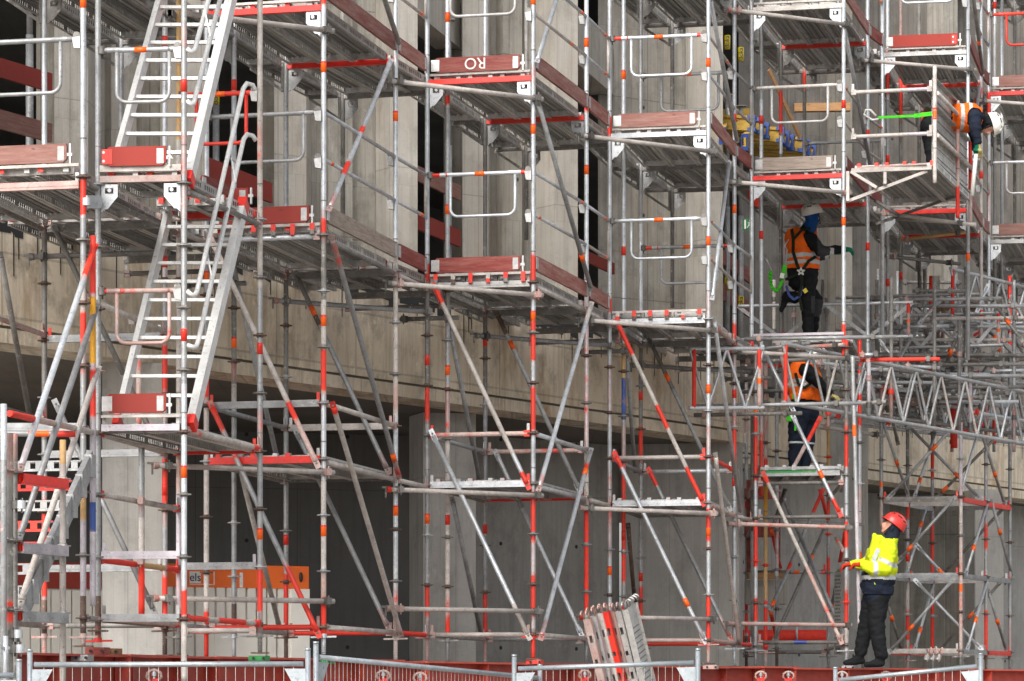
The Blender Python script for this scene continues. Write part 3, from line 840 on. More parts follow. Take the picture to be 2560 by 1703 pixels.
# D
std(tD, 'D.FL', 1524, 35.1, [(T, 's'), (285, 'r'), (350, 's'), (740, 'r'), (790, 's'), (900, 'p'), (1070, 'q'), (1180, 'p'), (1400, 's'), 1605], [(1427, 'o')], foot=.37)
std(tD, 'D.FR', 1771, 34.87, [(T, 's'), (290, 'q'), (420, 's'), (720, 'p'), (800, 's'), (1060, 'p'), (1130, 's'), (1270, 'r'), (1350, 'p'), (1370, 's'), (1480, 'r'), 1610], [(157, 'o'), (603, 'o'), (973, 'o'), (1328, 'o')], foot=.39, base='p')
std(tD, 'D.ML', 1602, 37.2, [(T, 'm'), (560, 's'), (870, 'd'), (1060, 'r'), (1160, 'm'), (1460, 'r'), (1590, 'p'), 1620], [(990, 'k'), (1443, 'k')], foot=.37)
std(tD, 'D.MR', 1836, 36.95, [(T, 's'), (600, 's'), (800, 'r'), (860, 'p'), (1060, 'r'), (1190, 's'), 1620], [(296, 'k'), (523, 'o'), (985, 'k'), (1205, 'k')], foot=.38, base='s')
std(tD, 'D.RL', 1681, 38.8, [(T, 'd'), 770], rings=False)
std(tD, 'D.RR', 1903, 38.55, [(T, 'm'), (250, 's'), (880, 'p'), (1100, 'r'), 1240], [(300, 'k'), (588, 'k')], rings=False)
# E upper, F upper, G upper
std(tE, 'E.FL', 1879, 37.95, [(T, 'm'), (420, 's'), (810, 'q'), (845, 'R'), 880], rings=False)
std(tE, 'E.FR', 2109, 37.7, [(T, 's'), (400, 'q'), (450, 's'), (770, 'q'), (810, 'R'), 900], [(261, 'k'), (554, 'o')], rings=False)
std(tE, 'E.ML', 1952, 40.1, [(T, 'd'), (220, 'r'), (340, 's'), (385, 'd'), 900], rings=False)
std(tE, 'E.MR', 2169, 39.85, [(T, 's'), (90, 'q'), (140, 's'), 900], [(335, 'k'), (617, 'k')], rings=False)
std(tE, 'E.RL', 2011, 41.7, [(T, 'd'), (170, 'r'), (230, 'd'), 560], rings=False)
std(tE, 'E.RR', 2219, 41.45, [(T, 's'), (120, 'r'), (250, 'm'), 860], [(398, 'k'), (707, 'k')], rings=False)
std(tF, 'F.FL', 2206, 40.6, [(T, 's'), 850], rings=False)
std(tF, 'F.FR', 2420, 40.4, [(T, 's'), 900], [(643, 'o')], rings=False)
std(tF, 'F.ML', 2252, 42.7, [(T, 'p'), (150, 'r'), (300, 'd'), 900], [(690, 'k')], rings=False)
std(tF, 'F.MR', 2453, 42.5, [(T, 's'), (200, 'p'), (330, 'q'), (600, 'w'), 900], [(438, 'k'), (785, 'k')], rings=False)
std(tF, 'F.RL', 2298, 44.3, [(T, 'd'), 800], rings=False)
std(tF, 'F.RR', 2487, 44.1, [(T, 's'), (60, 'm'), 800], [(14, 'k')], rings=False)
std(tG, 'G.FL', 2472, 43.2, [(T, 's'), (225, 'R'), (330, 's'), (430, 'p'), (560, 's'), 850], rings=False)
STD['G.FR'] = G(2674, 43.0)
std(tG, 'G.ML', 2505, 45.3, [(T, 's'), 800], rings=False)
STD['G.MR'] = G(2702, 45.1)
std(tG, 'G.RL', 2537, 47.0, [(T, 'd'), 800], rings=False)
STD['G.RR'] = G(2730, 46.8)
STD['H.FL'] = G(2712, 46.2)

NEXT = {'Y': 'B', 'B': 'C', 'C': 'D', 'D': 'E', 'E': 'F', 'F': 'G', 'G': 'H'}
LEVELS = {'Y': (4.25, 6.25), 'B': (2.2, 4.25, 6.25), 'C': (2.2, 4.25, 6.25), 'D': (2.2, 4.25, 6.25, 8.25), 'E': (6.25, 8.25), 'F': (6.25, 8.25), 'G': (6.25, 8.25, 10.25)}
TRM = {('Y', 4.25): 'p', ('B', 6.25): 'R', ('C', 6.25): 'R', ('D', 6.25): 's', ('D', 8.25): 'q', ('E', 6.25): 'R', ('E', 8.25): 'w', ('F', 8.25): 'q', ('F', 6.25): 'R', ('G', 8.25): 'R', ('G', 6.25): 'q'}
FTOE = {('Y', 4.25): ('wb', 'pale brown'), ('B', 4.25): ('wR', 'fresh dark red'), ('C', 4.25): ('wr', 'scuffed red brown'), ('C', 6.25): ('wr', 'red brown, chalked RO'),
        ('D', 6.25): ('wb', 'faded pinkish brown'), ('E', 6.25): ('wg', 'weathered grey brown'), ('F', 8.25): ('wR', 'dark red'), ('G', 8.25): ('wb', 'greyish brown'), ('G', 6.25): ('wb', 'pinkish brown')}
STOE = {('B', 6.25): ('wp', 'wp'), ('B', 4.25): ('wg', 'wr'), ('C', 6.25): ('wp', 'wp'), ('C', 4.25): ('wp', 'wp'), ('D', 6.25): ('wp', 'wr'), ('D', 8.25): ('wp', 'wp'),
        ('E', 8.25): ('wp', 'wr'), ('E', 6.25): ('wr', 'wr'), ('F', 8.25): ('wr', 'wr'), ('F', 6.25): ('wp', 'wp'), ('Y', 6.25): ('wp', 'wp')}
NM = {'wp': 'bleached pink', 'wg': 'weathered grey', 'wr': 'worn red', 'wR': 'fresh red', 'wb': 'brown'}
for U, lvls in LEVELS.items():
    t = TW[U]; s = lambda q: STD[U + '.' + q]
    FL, FR, ML, MR, RL, RR, NX = s('FL'), s('FR'), s('ML'), s('MR'), s('RL'), s('RR'), STD[NEXT[U] + '.FL']
    e = (FR - FL).normalized(); dd = (MR - FR).normalized()
    em = (MR - ML).normalized(); er = (RR - RL).normalized()
    gA = V((0, 0, 0))
    for z in lvls:
        hi = z > 5
        offs = [-.36, .055, .385, .715] if z > 3 else [.055, .385, .715]
        if z == 2.2:
            deck('narrow lowest plank deck ' + WORD[U], (FL, ML, FR), z, offs)
        else:
            deck('front plank deck, %s level %s' % (LV[z], WORD[U]), (FL, ML, FR), z, offs)
            deck('rear plank deck, %s level %s' % (LV[z], WORD[U]), (ML, RL, MR), z, offs)
        # transoms
        if hi:
            ledger(t, U + '.FL', U + '.FR', z - .07, TRM.get((U, z), 's'), 'b', ends=None, trim=.02)
            m = MB(); a, b = FL + V((0, 0, z)), FR + V((0, 0, z)); f = V((0, -.02, 0)); m.bar(a + f + e * .03, b + f - e * .03, .02, .022, 'w'); m.build('deck_ledge', t)
            ledger(t, U + '.ML', U + '.MR', z - .075, RND.choice(['r', 'R', 'd']), 'b', ends=None, trim=.02)
            ledger(t, U + '.RL', U + '.RR', z - .075, 'd', 'b', ends=None, trim=.02)
            for q, sg, ev in (('FL', 1, e), ('FR', -1, e), ('ML', 1, em), ('MR', -1, em), ('RL', 1, er), ('RR', -1, er)):
                gusset(t, s(q), ev, z - .10, sg, 's' if q[0] == 'F' else RND.choice(['m', 'm', 'd', 'd', 'r', 'm']))
            for q in ('ML', 'RL'): console(t, s(q), em, z - .06)
        elif z > 3:
            mt = {'B': 's', 'C': 'q', 'D': 's', 'Y': 'p'}[U]
            ledger(t, U + '.FL', U + '.FR', z - .11 if U != 'Y' else z - .16, mt, 'u' if U != 'B' else 't', ends='p')
            m = MB(); a, b = FL + V((0, 0, z - .005)), FR + V((0, 0, z - .005)); f = V((0, -.03, 0)); m.bar(a + f + e * .03, b + f - e * .03, .022, .024, 'w'); m.build('deck_ledge', t)
            if U in 'BCD':
                for k in range(6):
                    m = MB(); c = a + (b - a) * (.08 + .165 * k) + V((0, -.045, -.02)); m.box(c, e * .022, V((0, .012, 0)), V((0, 0, .03)), RND.choice(['w', 'R', 'w', 'r']))
                    m.box(c + V((0, 0, -.05)), e * .02, V((0, .02, 0)), V((0, 0, .02)), RND.choice(['r', 'x', 'd']))
                    m.build('plank_claw', t)
            ledger(t, U + '.ML', U + '.MR', z - .12, 'd', 'u'); ledger(t, U + '.RL', U + '.RR', z - .12, 'd', 'u')
            ledger(t, U + '.FR', U + '.MR', z - .13, {'B': 'd', 'C': 'w', 'D': 'p', 'Y': 'd'}[U]); ledger(t, U + '.MR', NEXT[U] + '.FL', z - .13, 'w')
            ledger(t, U + '.FL', U + '.ML', z - .13, 'd')
            ledger(t, U + '.RL', U + '.RR', z - .25, 'd')
        else:
            ledger(t, U + '.FL', U + '.FR', z - .05, {'B': 'R', 'C': 's', 'D': 's'}[U], 'u', ends='r'); ledger(t, U + '.ML', U + '.MR', z - .05, RND.choice(['R', 'd', 'm']), 'u')
            ledger(t, U + '.FR', U + '.MR', z - .07, {'B': 'w', 'C': 'm', 'D': 'p'}[U]); ledger(t, U + '.MR', NEXT[U] + '.FL', z - .07, 'w')
            ledger(t, U + '.FL', U + '.ML', z - .07, 'd')
        # hand rails, toe boards on the open side
        if z > 3 and U != 'Y':
            for h in (1.0, .58):
                if U == 'G': continue
                handrail(t, FR, MR, z + h, RND.choice(['s', 's', 'w']), RND.choice([.1, .9, .7, None]))
                handrail(t, MR, NX, z + h, RND.choice(['s', 'm', 'q']), RND.choice([None, .8]))
            m = MB(); p = NX - dd * .06; m.tube(p + V((0, 0, z + .58)), p + V((0, 0, z + 1.0)), .0165, 'w', 8); m.build('handrail', t)
        off = V((.012, 0, 0))
        if (U, z) in STOE:
            a, b = STOE[(U, z)]
            toe('%s side board, nearer half, %s level %s' % (NM[a], LV[z], WORD[U]), FR + dd * .04 + off, MR - dd * .03 + off, z + .02, a)
            toe('%s side board, farther half, %s level %s' % (NM[b], LV[z], WORD[U]), MR + dd * .03 + off, NX - dd * .12 + off, z + .02, b)
        if (U, z) in FTOE:
            a, nm = FTOE[(U, z)]
            k = toe('%s end board, %s level %s' % (nm, LV[z], WORD[U]), FL + e * .075 + V((0, -.03, 0)), FR - e * .13 + V((0, -.03, 0)), z + .015, a)
            if (U, z) == ('C', 6.25): RO = k
    # links to the next bay
    nf = STD.get(NEXT[U] + '.FR')
    if nf is not None:
        for z, mt in ((.88, 'w'), (2.03, 'w'), (4.02, 'w'), (5.97, 'w'), (7.95, 'w')):
            if U == 'Y' and z == 4.02: continue
            if U in 'EF' and z < 7: continue
            if U == 'D' and z < 3: mt = 'p'
            zb = z
            dv = (nf - MR).normalized(); sh = V((dv.y, -dv.x, 0)) * .05
            link(t, MR + sh + V((0, 0, zb)), nf + sh + V((0, 0, zb)), mt)
    if U in 'YBCD':
        nl = STD[NEXT[U] + '.FL']
        f = V((0, -.05, 0))
        link(t, ML + f + V((0, 0, 3.88)), (nl if U != 'Y' else s('MR')) + f + V((0, 0, 3.88)), {'Y': 'd', 'B': 'm', 'C': 'm', 'D': 'd'}[U], .12, .05)
        link(t, RR + f + er * -.45 + V((0, 0, 3.87)), RR + f + V((0, 0, 3.87)), 'd', .05, .12, False)
    # lower ledgers
    if U in 'YBCD':
        c = {'Y': 'ddmd', 'B': 'rwrd', 'C': 'wwmw', 'D': 'pprm'}[U]
        ledger(t, U + '.FL', U + '.FR', .65, c[0]) if U != 'Y' else None
        ledger(t, U + '.FR', U + '.MR', .65, c[1]); ledger(t, U + '.MR', NEXT[U] + '.FL', .65, c[2]); ledger(t, U + '.ML', U + '.MR', .65, RND.choice('drm'))
        ledger(t, U + '.FL', U + '.ML', .65, 'w')
        if U != 'Y':
            ledger(t, U + '.FL', U + '.FR', 2.65, {'B': 'm', 'C': 'p', 'D': 'w'}[U], 'u' if U == 'B' else 't', ends='r')
            ledger(t, U + '.FR', U + '.MR', 2.65, {'B': 'w', 'C': 's', 'D': 'r'}[U]); ledger(t, U + '.ML', U + '.MR', 2.65, {'B': 'w', 'C': 'p', 'D': 's'}[U], 'u' if U == 'B' else 't')
            ledger(t, U + '.FL', U + '.ML', 2.65, 'm')
# Y and A extras
ledger(tY, 'Y.ML', 'Y.MR', 3.16, 'm', 'u', ends='r'); ledger(tY, 'Y.ML', 'Y.MR', 2.15, 'm', 'u'); ledger(tY, 'Y.FL', 'Y.ML', 3.2, 'p', name='ledger'); ledger(tY, 'Y.FL', 'Y.ML', 2.45, 'd')
ledger(tY, 'Y.ML', 'Y.MR', 1.15, 'm', 'u', ends='r')
ledger(tY, 'Y.FR', 'Y.MR', 3.2, 'w'); ledger(tY, 'Y.FR', 'Y.MR', 2.15, 'q')
for z, mt in ((2.15, 'q'), (1.66, 'w'), (1.13, [(0, 'r'), (.45, 't'), (.8, 'r'), 1]), (.66, 'w')): ledger(tA, 'A.FL', 'A.RL', z, mt, ends='r')
ledger(tA, 'A.FL', 'A.FR', 1.165, 'v', 'u', ends='v'); ledger(tA, 'A.FL', 'A.FR', .66, 'm', 'u', ends='d')
ledger(tA, 'A.FL', 'A.FR', 2.19, 'v', 'b', ends='d'); ledger(tA, 'A.FL', 'A.FR', 4.19, 'p', 'b', ends=None, trim=.02)
ledger(tA, 'A.FL', 'A.FR', 4.275, 'w', 'b', ends=None, trim=.02)
m = MB(); m.bar(STD['A.FL'] + V((.03, -.03, 2.28)), STD['A.FR'] + V((-.03, -.03, 2.28)), .02, .022, 'w'); m.build('deck_ledge', tA)
for q, sg in (('FL', 1), ('FR', -1)): gusset(tA, STD['A.' + q], STD['A.FR'] - STD['A.FL'], 4.15, sg, 's')
ledger(tA, 'A.FR', 'A.RR', 2.17, [(0, 'p'), (.2, 'w'), (.9, 'r'), 1]); ledger(tA, 'A.FR', 'A.RR', .66, [(0, 'r'), (.28, 'q'), (.4, 'r'), (.8, 'w'), (.9, 'r'), 1], ends='R')
ledger(tA, 'A.RL', 'A.RR', 2.16, 'R', 'u', ends='r'); ledger(tA, 'A.RL', 'A.RR', 1.16, 'm', 'u', ends='v'); ledger(tA, 'A.RL', 'A.RR', .60, 'w')
ledger(tA, 'A.RL', 'A.RR', 4.2, 'r', 'b', ends=None); ledger(tA, 'A.FR', 'A.RR', 4.1, 'd'); ledger(tA, 'A.FL', 'A.RL', 4.05, 'd')
ledger(tA, 'A.FL', 'A.RL', 6.15, 'd'); ledger(tA, 'A.RL', 'A.RR', 6.18, 'R', 'b', ends=None)
eA = (STD['A.FR'] - STD['A.FL']).normalized(); dA = (STD['A.RR'] - STD['A.FR']).normalized()
link(tY, STD['Y.MR'] + V((.05, -.05, 5.95)), STD['Y.MR'] + V((.06, -.05, 5.95)), 'w', .02, .02, False)
# loose red tube hung in the stair tower with its couplers
m = MB(); X = G(354, 26.7)
m.zones(X + V((0, 0, zat(1120, 26.7))), X + V((0, 0, zat(1535, 26.7))), .026, [(0, 'm'), (.3, 'p'), (.42, 'w'), (.66, 'r'), 1], 12)
for y in (1253, 1403): coupler(m, X + V((0, -.03, zat(y, 26.7))), V((1, 0, 0)), 'p')
m.build('link_tube', tA)
m = MB(); X = G(347, 27.3); m.tube(X + V((0, 0, zat(810, 27.3))), X + V((0, 0, zat(1060, 27.3))), .0242, 'p'); coupler(m, X + V((-.05, -.03, zat(805, 27.3))), V((1, 0, 0)), 'w'); coupler(m, X + V((0, -.05, zat(800, 27.3))), V((0, 1, 0)), 'd')
m.build('link_tube', tA)
link(tY, P(112, 780, 25.6) * 1, P(460, 640, 27) * 1, 'd', 0, 0, False) if False else None

# diagonal braces: x, y and distance at each end
BR = {
 'Y': [(137, 571, 28.0, 315, 948, 27.9, 'd'), (315, 948, 27.9, 400, 1128, 27.8, 'd'), (137, 1003, 28.0, 388, 1534, 27.8, 'm'), (0, 634, 26.3, 76, 1050, 27.9, 'd')],
 'B': [(529, 600, 28.8, 795, 1166, 28.55, [(0, 'p'), (.12, 'w'), (.72, 'r'), (.8, 'p'), 1], None), (525, 1007, 28.8, 798, 1590, 28.55, [(0, 'r'), (.1, 'p'), (.25, 'm'), (.7, 'r'), 1], None),
       (829, 590, 28.6, 997, 1190, 30.9, [(0, 'p'), (.12, 'm'), (.9, 'p'), 1], .915), (831, 1008, 28.6, 1003, 1590, 30.9, [(0, 'r'), (.03, 'w'), 1]),
       (738, 683, 31.1, 972, 1182, 30.95, [(0, 'd'), (.15, 'x'), (.25, 'm'), (.9, 'p'), 1], .19), (738, 1074, 31.1, 974, 1576, 30.95, [(0, 'm'), (.9, 'p'), 1]),
       (577, 640, 29.7, 706, 1205, 31.1, 'm'), (590, 1130, 29.7, 700, 1575, 31.1, 'w')],
 'C': [(1084, 712, 32.0, 1322, 1220, 31.8, [(0, 'R'), (.08, 'w'), (.85, 's'), (.94, 'r'), 1]), (1078, 1078, 32.0, 1324, 1596, 31.8, [(0, 's'), (.85, 'w'), 1]),
       (1479, 757, 33.9, 1346, 1226, 31.8, [(0, 'w'), (.1, 's'), (.92, 'p'), 1]), (1478, 1122, 33.9, 1352, 1598, 31.8, [(0, 'm'), (.07, 'r'), (.14, 's'), (.92, 'p'), 1], .13),
       (1242, 783, 34.1, 1450, 1230, 33.95, [(0, 'x'), (.1, 'm'), 1], .18), (1238, 1128, 34.1, 1456, 1592, 33.95, [(0, 'm'), (.1, 'q'), (.3, 's'), 1]),
       (1124, 815, 32.6, 1200, 1205, 34.1, 'm'), (1130, 1245, 32.6, 1204, 1590, 34.1, 'm')],
 'D': [(1540, 800, 35.0, 1760, 1262, 34.9, [(0, 'R'), (.18, 'w'), (.45, 'r'), (.6, 'w'), (.8, 'r'), 1]), (1536, 1132, 35.0, 1764, 1606, 34.9, [(0, 'R'), (.06, 's'), 1], .79),
       (1785, 795, 34.9, 1852, 1285, 36.9, 'm'), (1788, 1135, 34.9, 1849, 1616, 36.9, [(0, 'w'), (.8, 'p'), 1]),
       (1619, 840, 37.1, 1826, 1275, 36.95, [(0, 'd'), (.3, 'm'), 1], .24), (1621, 1172, 37.1, 1828, 1600, 36.95, [(0, 'R'), (.08, 'm'), (.85, 'p'), 1]),
       (1566, 885, 35.7, 1588, 1180, 37.0, 'm'), (1570, 1310, 35.7, 1588, 1520, 37.0, 'x')],
}
for U, L in BR.items():
    for b in L: brace(TW[U], *b[:7], tape=(b[7] if len(b) > 7 else None), off=.045)
# braces of the upper frames, along the open sides
for U, b in [('B', (978, 150, 30.9, 822, 525, 28.6, [(0, 'q'), (.25, 's'), (.46, 'r'), (.52, 's'), (.7, 'r'), (.8, 's'), (.9, 'p'), 1])), ('B', (955, -20, 28.75, 998, 110, 30.9, 'd')),
             ('C', (1394, -10, 33.6, 1342, 155, 31.8, 's')), ('C', (1345, 255, 31.8, 1478, 724, 33.9, 'm', .82)), ('D', (1775, -5, 34.9, 1843, 355, 36.9, 'm')),
             ('D', (1823, 405, 36.9, 1780, 748, 34.9, 's')), ('E', (2109, 60, 37.7, 2176, 415, 39.8, 'm')), ('F', (2432, -20, 40.4, 2457, 185, 42.4, 'd', .6)), ('F', (2448, 215, 42.4, 2428, 400, 40.4, 's'))]:
    brace(TW[U], *b[:7], tape=(b[7] if len(b) > 7 else None), off=.05)

# end guard frames
def gd(U, row, z, label, mat='s', mat2=None, **k):
    A, B = STD[U + '.' + row + 'L'], STD[U + '.' + row + 'R']
    guard(label, A, B, z + 1.0, z + .58, mat, mat2=mat2, **k)
gd('Y', 'F', 4.25, 'grey end guard frame at the photo\'s left edge, above the pale brown board', 'm', tape=None)
guard('galvanised end guard frame with orange tape across the upper ladder', STD['A.FL'], STD['A.FR'], 5.23, 4.81, 'm')
guard('worn red end guard frame across the lower ladder', STD['A.FL'], STD['A.FR'], 3.29, 2.87, 'p', mat2='r', tape=None)
guard('red end guard frame behind the white stair handrails', STD['A.RL'], STD['A.RR'], 5.25, 4.82, 'r', mat2='r')
gd('B', 'F', 4.25, 'plain grey end guard frame behind the ladder tower, above the fresh red board', 'm', tape=None)
gd('C', 'F', 4.25, 'silver end guard frame with red ends above the scuffed red brown board', 's', 'r')
gd('C', 'F', 6.25, 'silver end guard frame cut by the top edge, above the chalked RO board', 'q', tape=None)
gd('D', 'F', 6.25, 'end guard frame with orange red ends above the pinkish brown board', 's', 'r')
gd('D', 'F', 4.25, 'plain silver end guard frame above the row of white plank claws', 's')
gd('D', 'M', 4.25, 'grey end guard frame hung deeper inside the bay with the plank claws', 'm', 'r')
gd('D', 'M', 6.25, 'grey end guard frame deep inside the bay of the pinkish brown board', 'm')
gd('E', 'F', 6.25, 'end guard frame above the grey brown board, before blue capped timber beams', 'q', tape=None)
gd('F', 'F', 8.25, 'silver end guard frame cut by the top edge, above the dark red board', 's', tape=None)
gd('E', 'R', 6.25, 'grey end guard frame behind the green lanyard', 'm', tape=None)
gd('G', 'F', 8.25, 'bright red end guard frame at the photo\'s top right', 'r', 'R', tape=None)
gd('G', 'F', 6.25, 'half silver, half red end guard frame at the photo\'s right edge', 'q', 's')
# A landings
zA = 4.25
AF, AR = STD['A.FL'], STD['A.RL']
deck('short landing deck behind the bright red 73 board of the ladder tower', (AF, AF + (AR - AF) * .5, STD['A.FR']), 4.25, [.04, .36])
deck('lowest landing deck of the ladder tower behind the plain red board', (AF, AR, STD['A.FR']), 2.21, [.04, .36])
deck('landing deck between the two ladders of the ladder tower, at its rear', (AF + (AR - AF) * .62, AR + (AR - AF) * .1, STD['A.FR'] + (STD['A.RR'] - STD['A.FR']) * .62), 4.24, [.04, .36])
deck('landing deck at the head of the upper ladder', (AF + (AR - AF) * .5, AR, STD['A.FR'] + (STD['A.RR'] - STD['A.FR']) * .5), 6.25, [.04, .36])
f = V((0, -.035, 0))
B73 = toe('bright red toe board marked 73 in white across the ladder tower', AF + eA * .07 + f, STD['A.FR'] - eA * .14 + f, 4.29, 'wR', .155)
toe('plain bright red toe board on the lowest landing of the ladder tower', AF + eA * .07 + f, STD['A.FR'] - eA * .14 + f, 2.305, 'wR', .155)
toe('red brown toe board across the back of the ladder tower, behind the white handrails', AR + eA * .07 + f, STD['A.RR'] - eA * .1 + f, 4.29, 'wR', .13)
toe('small scuffed red toe board standing between the ladders', AF + (AR - AF) * .62 + eA * .45 + V((0, 0, 0)), AF + (AR - AF) * .98 + eA * .50, 4.28, 'wr', .15)
def text(body, name, parent, loc, ex, size, mat, vertical=False, flip=False, ext=.001):
    cu = bpy.data.curves.new(name, 'FONT'); cu.body = body; cu.size = size; cu.extrude = ext; cu.align_x = 'CENTER'; cu.align_y = 'CENTER'
    o = bpy.data.objects.new(name, cu); C.objects.link(o); cu.materials.append(MAT[mat])
    x = V(ex).normalized(); up = UP
    if vertical: x, up = UP, -x
    if flip: x, up = -x, -up
    n = x.cross(up)
    off = V((0, 0, 0))
    if parent:
        o.parent = parent
    M = Matrix.Translation(V(loc)) @ Matrix((x, up, n)).transposed().to_4x4()
    bpy.context.view_layer.update()
    L_ = (parent.matrix_world.inverted() @ M) if parent else M
    me = bpy.data.meshes.new_from_object(o.evaluated_get(bpy.context.evaluated_depsgraph_get()))
    bpy.data.objects.remove(o)
    o = bpy.data.objects.new(name, me); C.objects.link(o); o.parent = parent; o.matrix_local = L_
    return o
flat('chalk', 'white_chalk', (.75, .70, .68), .8, ns=30, dark=.6)
nA = V((eA.y, -eA.x, 0))
text('73', 'marking', B73, AF + eA * (.70 * .86 - .0) + f + nA * .02 + V((0, 0, 4.37)), eA, .075, 'chalk', vertical=True)
eC = (STD['C.FR'] - STD['C.FL']).normalized(); nC = V((eC.y, -eC.x, 0))
cc = P(1188, 158, 31.9)
text('RO', 'graffiti', RO, V((cc.x, 0, cc.z)) + V((0, STD['C.FL'].y + (cc.x - STD['C.FL'].x) * eC.y / eC.x - .05, 0)), eC, .16, 'chalk', flip=True)
# ---------------------------------------------------------------- aluminium ladders of the stair tower
def stair(label, rb, rt, lb, lt, n, rails, shoe='R'):
    """rb/rt: foot and head of the right string; lb/lt of the left; points in the scene."""
    r = thing('stair_ladder', label, 'ladder', rb, 'aluminium ladders of the stair tower')
    for a, b, w_ in ((rb, rt, .066), (lb, lt, .045)):
        m = MB(); d = (b - a).normalized()
        m.bar(a, b, w_, .11, 'S', up=UP)
        o = m.build('string', r)
        m = MB(); m.bar(a - d * .004, a + d * .09, w_ + .008, .12, shoe); m.build('shoe', o)
        m = MB(); m.bar(b - d * .1, b + d * .004, w_ + .008, .12, shoe); m.build('shoe', o)
    for i in range(n):
        t_ = (i + .6) / n
        a, b = lb + (lt - lb) * t_, rb + (rt - rb) * t_
        m = MB(); m.bar(a, b, .06, .026, 'S'); m.build('tread', r)
    for pts in rails:
        m = MB(); m.pipe([P(*p) for p in pts[0]], .0205, 'S', 10); o = m.build('handrail', r)
        if len(pts) > 1: m = MB(); m.bar(P(*pts[1][0]), P(*pts[1][1]), .03, .012, 'S'); m.build('strut', o)
    return r
stair('lower aluminium ladder, rising from the plain red board to the middle landing', P(477, 1068, 25.78), P(610, 505, 27.3), P(292, 1068, 25.95), P(428, 505, 27.45), 12,
      [[[(638, 226, 27.4), (632, 213, 27.4), (617, 209, 27.35), (608, 222, 27.3), (492, 730, 25.8), (487, 738, 25.75), (480, 738, 25.7), (467, 728, 25.7)], [(517, 628, 26.1), (529, 690, 26.1)]],
       [[(640, 352, 27.4), (632, 340, 27.4), (618, 336, 27.35), (609, 348, 27.3), (495, 855, 25.8), (490, 868, 25.75), (482, 868, 25.7), (468, 863, 25.7)], [(578, 395, 26.9), (590, 455, 26.9)]]])
stair('upper aluminium ladder, rising from the 73 board out of the photo\'s top edge', P(470, 458, 25.78), P(597, -85, 27.3), P(277, 458, 25.95), P(425, -85, 27.45), 12,
      [[[(545, -85, 26.6), (488, 120, 25.8), (484, 128, 25.75), (477, 130, 25.7), (467, 122, 25.7)], [(513, 30, 26.0), (526, 92, 26.0)]],
       [[(572, -85, 26.8), (486, 252, 25.8), (483, 260, 25.75), (477, 262, 25.7), (467, 252, 25.7)]]])

# ---------------------------------------------------------------- access stair at the bottom left
tL = thing('stair_tower', 'lowest access stair with red and grey treads behind the corner fence', 'stair', G(100, 24.2, -.75), 'scaffold bays along the facade')
std(tL, 'L1', 9, 22.9, [(1010, 's'), (1150, 'm'), 1900], rings=False)
std(tL, 'L2', 25, 23.0, [(1083, 'p'), (1200, 'd'), (1500, 'r'), (1560, 'd'), 1990], rmat='p')
std(tL, 'L3', 36, 23.2, [(1085, 'p'), (1170, 'd'), 1985])
std(tL, 'L4', 157, 23.9, [(1100, 't'), (1160, 'w'), (1360, 'w'), 1995])
STD['L5'] = G(234, 25.55)
for z, mt in ((1.625, 'R'), (1.125, 'v'), (.625, 'm')):
    a, b = G(44, 23.25, z - .005), G(156, 23.86, z - .005)
    d = (b - a).normalized(); s_ = d.cross(UP).normalized()
    m = MB(); m.bar(a + V((0, 0, .02)), b + V((0, 0, .02)), .10, .012, mt); m.bar(a + s_ * .05 + V((0, 0, -.01)), b + s_ * .05 + V((0, 0, -.01)), .01, .07, mt)
    m.bar(a + s_ * .02 + V((0, 0, -.045)), b + s_ * .02 + V((0, 0, -.045)), .07, .012, mt); m.bar(a - d * .02, a + d * .02, .06, .08, 'r'); m.bar(b - d * .02, b + d * .02, .06, .08, 'w')
    m.build('transom', tL)
ledger(tL, P(20, 1033, 23.1), P(232, 1081, 25.5), zat(1033, 23.1), [(0, 'r'), (.3, 'p'), (.75, 'w'), 1], z2=zat(1081, 25.5), ends=None)
ledger(tL, P(-60, 1080, 24.6), P(200, 1080, 24.7), zat(1083, 24.6), [(0, 'm'), (.5, 'o'), (.72, 'r'), 1], ends=None)
ledger(tL, P(-60, 1070, 25.4), P(205, 1070, 25.4), zat(1068, 25.4), 'm', 'u', ends=None)
for x1, y1, x2, y2, mt in ((238, 612, 50, 1175, [(0, 'r'), (.16, 's'), (.9, 'p'), 1]), (242, 766, 48, 1346, 'm'), (246, 918, 50, 1512, 'w')):
    brace(tL, x1, y1, 25.6, x2, y2, 23.3, mt)
m = MB(); a, b = P(228, 1150, 25.4), P(62, 1512, 23.4); m.bar(a, b, .045, .17, 'm'); m.build('string', tL)
sd_ = (b - a).normalized(); eL = V((.972, -.233, 0))
for i in range(7):
    p = a + (b - a) * (.03 + i * .145)
    m = MB(); q = p - eL * .03; mt = ['m', 'R', 'q', 'r', 'R', 'm', 'm'][i]
    dd_ = V((.233, .972, 0))
    m.bar(q - eL * .68 + V((0, 0, .02)), q + V((0, 0, .02)), .22, .006, 'pf')
    fr = q - dd_ * .11
    m.bar(fr - eL * .68 + V((0, 0, .017)), fr + V((0, 0, .017)), .005, .012, mt); m.bar(fr - eL * .68 + V((0, 0, -.05)), fr + V((0, 0, -.05)), .005, .02, mt)
    x = 0
    while x < .66:
        m.bar(fr - eL * (.68 - x) + V((0, 0, -.015)), fr - eL * (.68 - min(x + .055, .68)) + V((0, 0, -.015)), .005, .056, mt); x += .10
    m.build('tread', tL)
    m = MB(); m.box(p + eL * .01 + V((0, -.02, -.02)), eL * .03, dd_ * .05, V((0, 0, .09)), 'm'); m.build('tread_bracket', tL)
